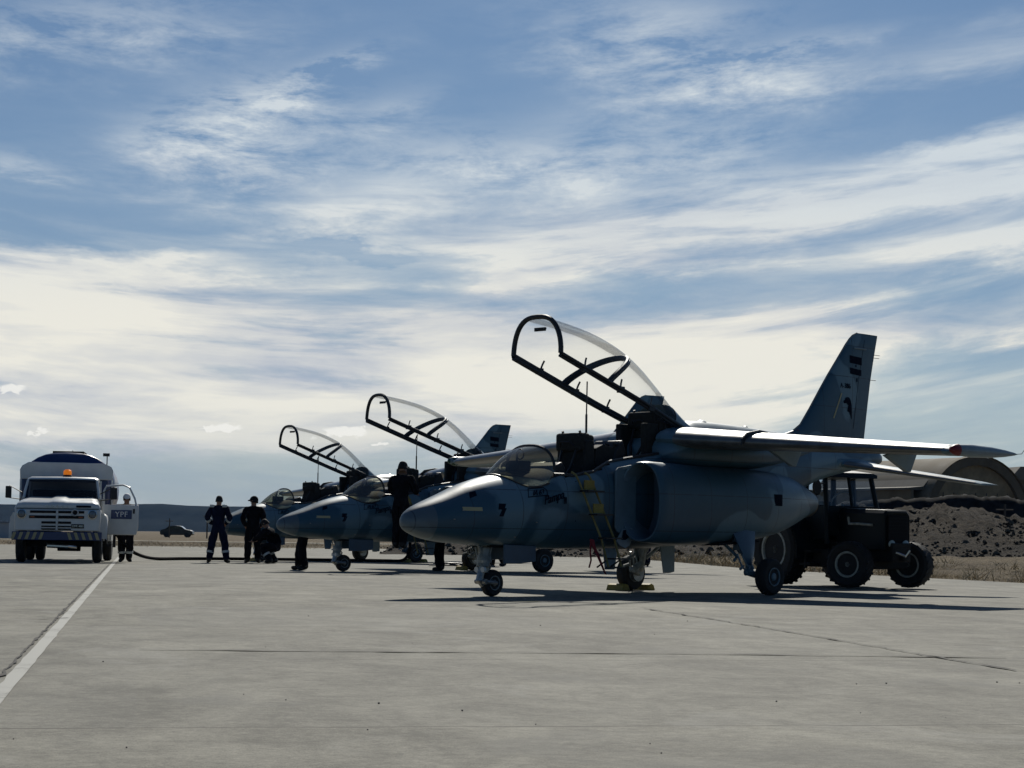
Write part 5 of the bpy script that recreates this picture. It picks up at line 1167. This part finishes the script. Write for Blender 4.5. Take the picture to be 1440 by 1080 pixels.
for s_ in (-1, 1):
    mb = MB(); mb.lathe([(.0, .065), (.03, .068), (.045, .05), (.05, .001)], (s_ * .15, .45, .76), 'y', 16); mb.build('headlight', mat('tractor_lamp_glass', (.40, .46, .44), .12, coat=.6), T)
    mb = MB(); mb.tube([(s_ * .30, .15, 1.08), (s_ * .31, -.2, 1.10), (s_ * .31, -.45, 1.10), (s_ * .31, -.47, 1.22)], .022, 6); mb.build('side_pipe', M_rimw, T)
mb = MB(); mb.box((0, -.3, .62), (.40, 1.7, .32)); mb.box((0, 0, .40), (1.1, .16, .14)); mb.box((0, -1.6, .62), (.9, .7, .4)); mb.box((0, .38, .58), (.34, .35, .24)); mb.box((0, .58, .52), (.12, .2, .08)); mb.box((.45, -1.0, .5), (.3, .7, .3)); mb.box((-.45, -1.0, .5), (.3, .7, .3)); mb.build('chassis', M_grime, T, bevel=.02)
mb = MB(); mb.tube([(.12, .55, .62), (.05, .70, .56), (-.02, .72, .66)], .022, 6); mb.build('tow_pin', M_chr, T)
for s_ in (-1, 1):
    rr = []
    for k in range(11):
        a = R(-10 + 19 * k); y = -1.80 + .74 * math.cos(a); z = .64 + .74 * math.sin(a); rr.append([(s_ * .45, y, z), (s_ * .98, y, z), (s_ * .98, y + .02, z - .03), (s_ * .45, y, z - .03)])
    mb = MB(); mb.rings(rr); mb.add([(s_ * .47, -1.80 + .74 * math.cos(R(-10 + 19 * k)), .64 + .74 * math.sin(R(-10 + 19 * k))) for k in range(11)] + [(s_ * .47, -1.0, .45)], [tuple(range(12))]); mb.build('rear_fender', M_tr, T, angle=50)
    mb = MB(); mb.lathe([(0, .04), (.03, .045), (.04, .001)], (s_ * .9, -2.3, 1.2), 'y', 10); mb.build('tail_lamp', M_red, T)
mb = MB(); mb.box((.66, -2.48, .72), (.1, .05, .06)); mb.box((.66, -2.42, .70), (.05, .3, .04)); mb.build('indicator_lamp', mat('dull_amber', (.35, .07, .01), .4), T)
# cab: corner posts, sill panels, roof, glass
mb = MB()
Cx, Y1, Y2, Zs, Zt = .56, -.78, -1.95, 1.40, 1.93
for s_ in (-1, 1):
    mb = MB(); mb.tube([(s_ * Cx, Y1 + .04, .75), (s_ * Cx, Y1 + .02, Zs), (s_ * (Cx - .05), Y1 - .08, Zt)], .045, 8); mb.build('cab_post', M_tr, T)
    mb = MB(); mb.tube([(s_ * Cx, Y2, 1.0), (s_ * (Cx - .04), Y2 + .05, Zt)], .05, 8); mb.build('cab_post', M_tr, T)
    mb = MB(); mb.tube([(s_ * Cx, -1.35, 1.0), (s_ * (Cx - .045), -1.35, Zt)], .045, 8); mb.build('cab_post', M_tr, T)
    mb = MB(); mb.box((s_ * Cx, -1.36, 1.12), (.04, 1.15, .58)); mb.build('side_panel', M_tr, T, bevel=.01)
    mb = MB(); mb.add([(s_ * (Cx + .0), Y1, Zs + .02), (s_ * Cx, Y2, Zs + .02), (s_ * (Cx - .04), Y2 + .05, Zt), (s_ * (Cx - .05), Y1 - .08, Zt)], [(0, 1, 2, 3)]); mb.build('side_window', M_cg, T, smooth=False)
    if s_ < 0: continue
    mb = MB(); mb.tube([(s_ * Cx, Y1, 1.80), (s_ * (Cx + .25), Y1 + .1, 1.78)], .012, 6); ma = mb.build('mirror_arm', M_black, T); mb = MB(); mb.lathe([(-.02, .085), (.0, .095), (.02, .085)], (0, 0, 0), 'y', 18); mm = mb.build('mirror', M_black, ma, bevel=0); mm.location = (s_ * (Cx + .27), Y1 + .1, 1.72); mm.scale = (1, 1, 1.5)
mb = MB(); mb.tube([(-.01, Y1 + .02, Zs), (-.01, Y1 - .08, Zt)], .03, 8); mb.build('windshield_post', M_tr, T)
mb = MB(); mb.box((0, Y1 + .02, 1.15), (1.14, .05, .52)); mb.box((0, Y2, 1.15), (1.14, .05, .52)); mb.build('cab_bulkhead', M_tr, T, bevel=.01)
mb = MB(); mb.add([(-Cx, Y1 + .02, Zs + .01), (Cx, Y1 + .02, Zs + .01), (Cx - .05, Y1 - .08, Zt), (-Cx + .05, Y1 - .08, Zt)], [(0, 1, 2, 3)]); mb.build('windshield', M_cg, T, smooth=False)
mb = MB(); mb.add([(-Cx, Y2, Zs + .01), (Cx, Y2, Zs + .01), (Cx - .05, Y2 + .05, Zt), (-Cx + .05, Y2 + .05, Zt)], [(0, 1, 2, 3)]); mb.build('rear_window', M_cg, T, smooth=False)
mb = MB(); mb.box((0, -2.12, .95), (1.3, .34, .95)); mb.box((0, -2.4, .75), (.9, .3, .4)); mb.build('rear_body', M_tr, T, bevel=.03)
mb = MB(); rr = []
for (y, z, w_) in ((Y1 + .06, 1.93, .54), (Y1 + .02, 1.99, .58), (-1.3, 2.05, .60), (Y2 - .02, 2.0, .58), (Y2 - .08, 1.93, .54)): rr.append([(-w_, y, 1.90), (-w_, y, z - .03), (-w_ + .1, y, z), (w_ - .1, y, z), (w_, y, z - .03), (w_, y, 1.91)])
mb.rings(rr); mb.build('cab_roof', M_tr, T, bevel=.01)
mb = MB(); mb.box((0, -1.62, 1.25), (.45, .14, .50)); mb.box((0, -1.45, 1.02), (.45, .42, .12)); mb.build('driver_seat', M_seat, T, bevel=.04)
mb = MB(); mb.tube([(.24 * math.cos(a * math.pi / 8), -1.02 + .05 * math.sin(a * math.pi / 8), 1.46 + .2 * math.sin(a * math.pi / 8)) for a in range(17)], .014, 6); mb.tube([(0, -1.02, 1.46), (0, -.86, 1.2)], .02, 6); mb.build('steering_wheel', M_rimw, T)
mb = MB(); mb.box((.66, -1.05, .62), (.30, .35, .04)); mb.box((.66, -1.05, .40), (.30, .30, .04)); mb.box((.78, -1.05, .5), (.04, .05, .35)); mb.build('cab_step', M_grime, T)

# ---------------------------------------------------------------- far car, poles, hangars
M_car = mat('dark_car_paint', (0.004, 0.003, 0.005), 0.3, coat=.2)
c0 = atD(249, 756, 262)
C_ = thing('parked_car', 'small dark car parked far off in front of the hills', 'car', (c0.x, c0.y, 0.0), 0)
mb = MB(); prof = [(-2.1, .35), (-2.12, .75), (-2.0, .98), (-1.45, 1.08), (-1.0, 1.44), (-.2, 1.52), (.5, 1.46), (1.05, 1.05), (1.75, .95), (2.08, .78), (2.12, .4), (1.9, .3), (-1.9, .3)]
mb.prism(prof, -.80, .80); cb = mb.build('body', M_car, C_, bevel=.08)
mb = MB(); mb.prism([(-1.3, 1.06), (-.92, 1.38), (-.2, 1.45), (-.15, 1.06)], -.812, -.80); mb.prism([(-.08, 1.06), (-.1, 1.45), (.42, 1.40), (.85, 1.06)], -.812, -.80); mb.build('side_window', M_tg, C_, smooth=False)
mb = MB(); mb.prism([(.55, 1.42), (1.02, 1.07), (1.06, 1.09), (.58, 1.46)], -.7, .7); mb.build('windshield', mat('bright_glass', (.3, .33, .36), .08, coat=1), C_)
for x in (-1.3, 1.35):
    for y in (-.72, .72): mb = MB(); mb.lathe([(-.1, .32), (.1, .32)], (x, y, .32), 'y', 20); mb.build('wheel', M_tyre, C_)
for s_ in (-.6, .6): mb = MB(); mb.box((2.1, s_, .72), (.06, .25, .12)); mb.build('headlight', M_lamp, C_)
M_pole = mat('weathered_pole', (0.07, 0.06, 0.05), 0.9)
def pole(px, py_top, D, label):
    g = atD(px, 750, D); h = atD(px, py_top, D).z; mb = MB(); r_ = thing('utility_pole', label, 'pole', (g.x, D, -.03), 0, 'thin poles on the dry plain')
    mb.tube([(0, 0, 0), (0, 0, h * .6), (.02, 0, h + .03)], [.09, .075, .06], 8); mb.build('pole_shaft', M_pole, r_); mb = MB(); mb.tube([(-.5, 0, h - .3), (.5, 0, h - .3)], .04, 6); mb.build('cross_arm', M_pole, r_)
pole(238, 729, 255, 'thin pole on the plain in front of the far dark car'); pole(291, 722, 240, 'thin pole on the plain just left of the person in the banded coverall')
pole(1413, 709, 118, 'thin pole on the dark bank below the arched hangar')
M_hc = mat('tan_shelter_concrete', (0.120, 0.100, 0.068), 0.9, var=.22, vscale=.5); M_hd = mat('shelter_door', (0.24, 0.19, 0.115), 0.85, var=.25, vscale=.8); M_hr = mat('shelter_roof', (0.125, 0.115, 0.095), 0.85, var=.25, vscale=.4)
hc = atD(1376, 733, 200); b_ang = R(26)
Hg = thing('arched_hangar', 'tan arched aircraft shelter with a rounded front beyond the earth mound', 'hangar', (hc.x, hc.y, 0), b_ang)
zc_ = hc.z; Rr = 6.4
def arcp(r, a0=-15, a1=195, n=32): return [(r * math.cos(R(a0 + (a1 - a0) * k / n)), zc_ + r * math.sin(R(a0 + (a1 - a0) * k / n))) for k in range(n + 1)]
oa = [(r_[0], r_[1]) for r_ in arcp(Rr)]; oa = [(oa[0][0], 0)] + oa + [(oa[-1][0], 0)]
ia = arcp(Rr * .865); ia = [(ia[0][0], 0)] + ia + [(ia[-1][0], 0)]
mb = MB(); n_ = len(oa)
mb.rings([[(x, 0, z) for x, z in oa], [(x, 20, z) for x, z in oa]], cap=False, closed=False); mb.add([(x, 0, z) for x, z in oa] + [(x, 0, z) for x, z in ia] , [(i, i + 1, n_ + i + 1, n_ + i) for i in range(n_ - 1)]); mb.rings([[(x, 0, z) for x, z in ia], [(x, .5, z) for x, z in ia]], cap=False, closed=False)
mb.add([(x, 20, z) for x, z in oa], [tuple(range(n_))]); mb.build('shell', M_hc, Hg, angle=40)
mb = MB(); mb.add([(x, .45, z) for x, z in ia], [tuple(range(n_))]); hd_ = mb.build('hangar_door', M_hd, Hg, smooth=False)
mb = MB()
for x in (-4, -2.7, -1.35, 0, 1.35, 2.7, 4): mb.box((x, .42, zc_ * .5 + 1.4), (.05, .03, zc_ + 2.8))
mb.build('door_seams', M_mark, hd_, smooth=False)
mb = MB(); rr = [[(x * 1.012, y, zc_ + (z - zc_) * 1.012) for x, z in oa[8:-8]] for y in (-.25, -.23, .25, .27)]; mb.rings([[(x * 1.02, y, zc_ + (z - zc_) * 1.02) for x, z in oa[1:-1]] for y in (-.2, .5)], cap=False, closed=False); mb.build('front_rim', M_hc, Hg)
# side roof panels and lower side wall on the left
for s_ in (-1,):
    mb = MB(); mb.rings([[(s_ * 4.2, y, zc_ + 4.85), (s_ * 5.6, y, zc_ + 3.35), (s_ * 7.4, y, zc_ + 3.2), (s_ * 7.4, y, zc_ + 3.0), (s_ * 5.6, y, zc_ + 3.0)] for y in (1.5, 20)]); mb.build('side_roof', M_hr, Hg, smooth=False)
    mb = MB(); mb.box((s_ * 6.9, 10.7, (zc_ + 3.0) / 2), (.3, 18.4, zc_ + 3.0)); mb.build('side_wall', M_hc, Hg, smooth=False)
hb_ = atD(1475, 657, 235); mb = MB()
H2 = thing('storage_shed', 'long low grey roofed shed at the right edge beyond the arched hangar', 'shed', (hb_.x, hb_.y, 0), R(8))
mb = MB(); mb.box((0, 4, hb_.z * .42), (9, 8, hb_.z * .84)); mb.build('wall', M_hc, H2, smooth=False); mb = MB(); mb.prism([(-5, hb_.z * .84), (5, hb_.z * .84), (3.6, hb_.z), (-3.6, hb_.z)], -.4, 8.4); mb.build('roof', M_hr, H2, smooth=False)
sp_ = atD(-6, 748, 175); W2 = thing('site_hut', 'pale low hut far left behind the fuel truck', 'hut', (sp_.x, sp_.y, 0), 0)
mb = MB(); mb.box((0, 2, .65), (2.6, 4, 1.3)); mb.build('wall', mat('pale_hut_wall', (.4, .42, .44), .7), W2, smooth=False); mb = MB(); mb.prism([(-1.45, 1.3), (1.45, 1.3), (1.2, 1.42), (-1.2, 1.42)], -.1, 4.1); mb.build('roof', mat('hut_roof', (.2, .22, .25), .6), W2, smooth=False)
# pale service track across the plain
mb = MB(); mb.rings([[(-90, 152, .0), (-90, 158, .0)], [(2, 160, .0), (2, 167, .0)]], cap=False, closed=False); tag(mb.build('service_track', mat('pale_track', (.30, .28, .22), .9, var=.2, vscale=.4), smooth=False), kind='structure')


# ---------------------------------------------------------------- air between the camera and the far scarp
mb = MB(); mb.box((0, 2000, 45), (6400, 5000, 95)); hz_ = bpy.data.materials.new('haze_air'); hz_.use_nodes = True; t_ = hz_.node_tree
for n_ in list(t_.nodes): t_.nodes.remove(n_)
pv = t_.nodes.new('ShaderNodeVolumePrincipled'); pv.inputs['Color'].default_value = (0.35, 0.60, 1.0, 1); pv.inputs['Density'].default_value = 0.000032; pv.inputs['Anisotropy'].default_value = 0.0
ou = t_.nodes.new('ShaderNodeOutputMaterial'); t_.links.new(pv.outputs[0], ou.inputs['Volume'])
tag(mb.build('haze', hz_, smooth=False), kind='stuff')
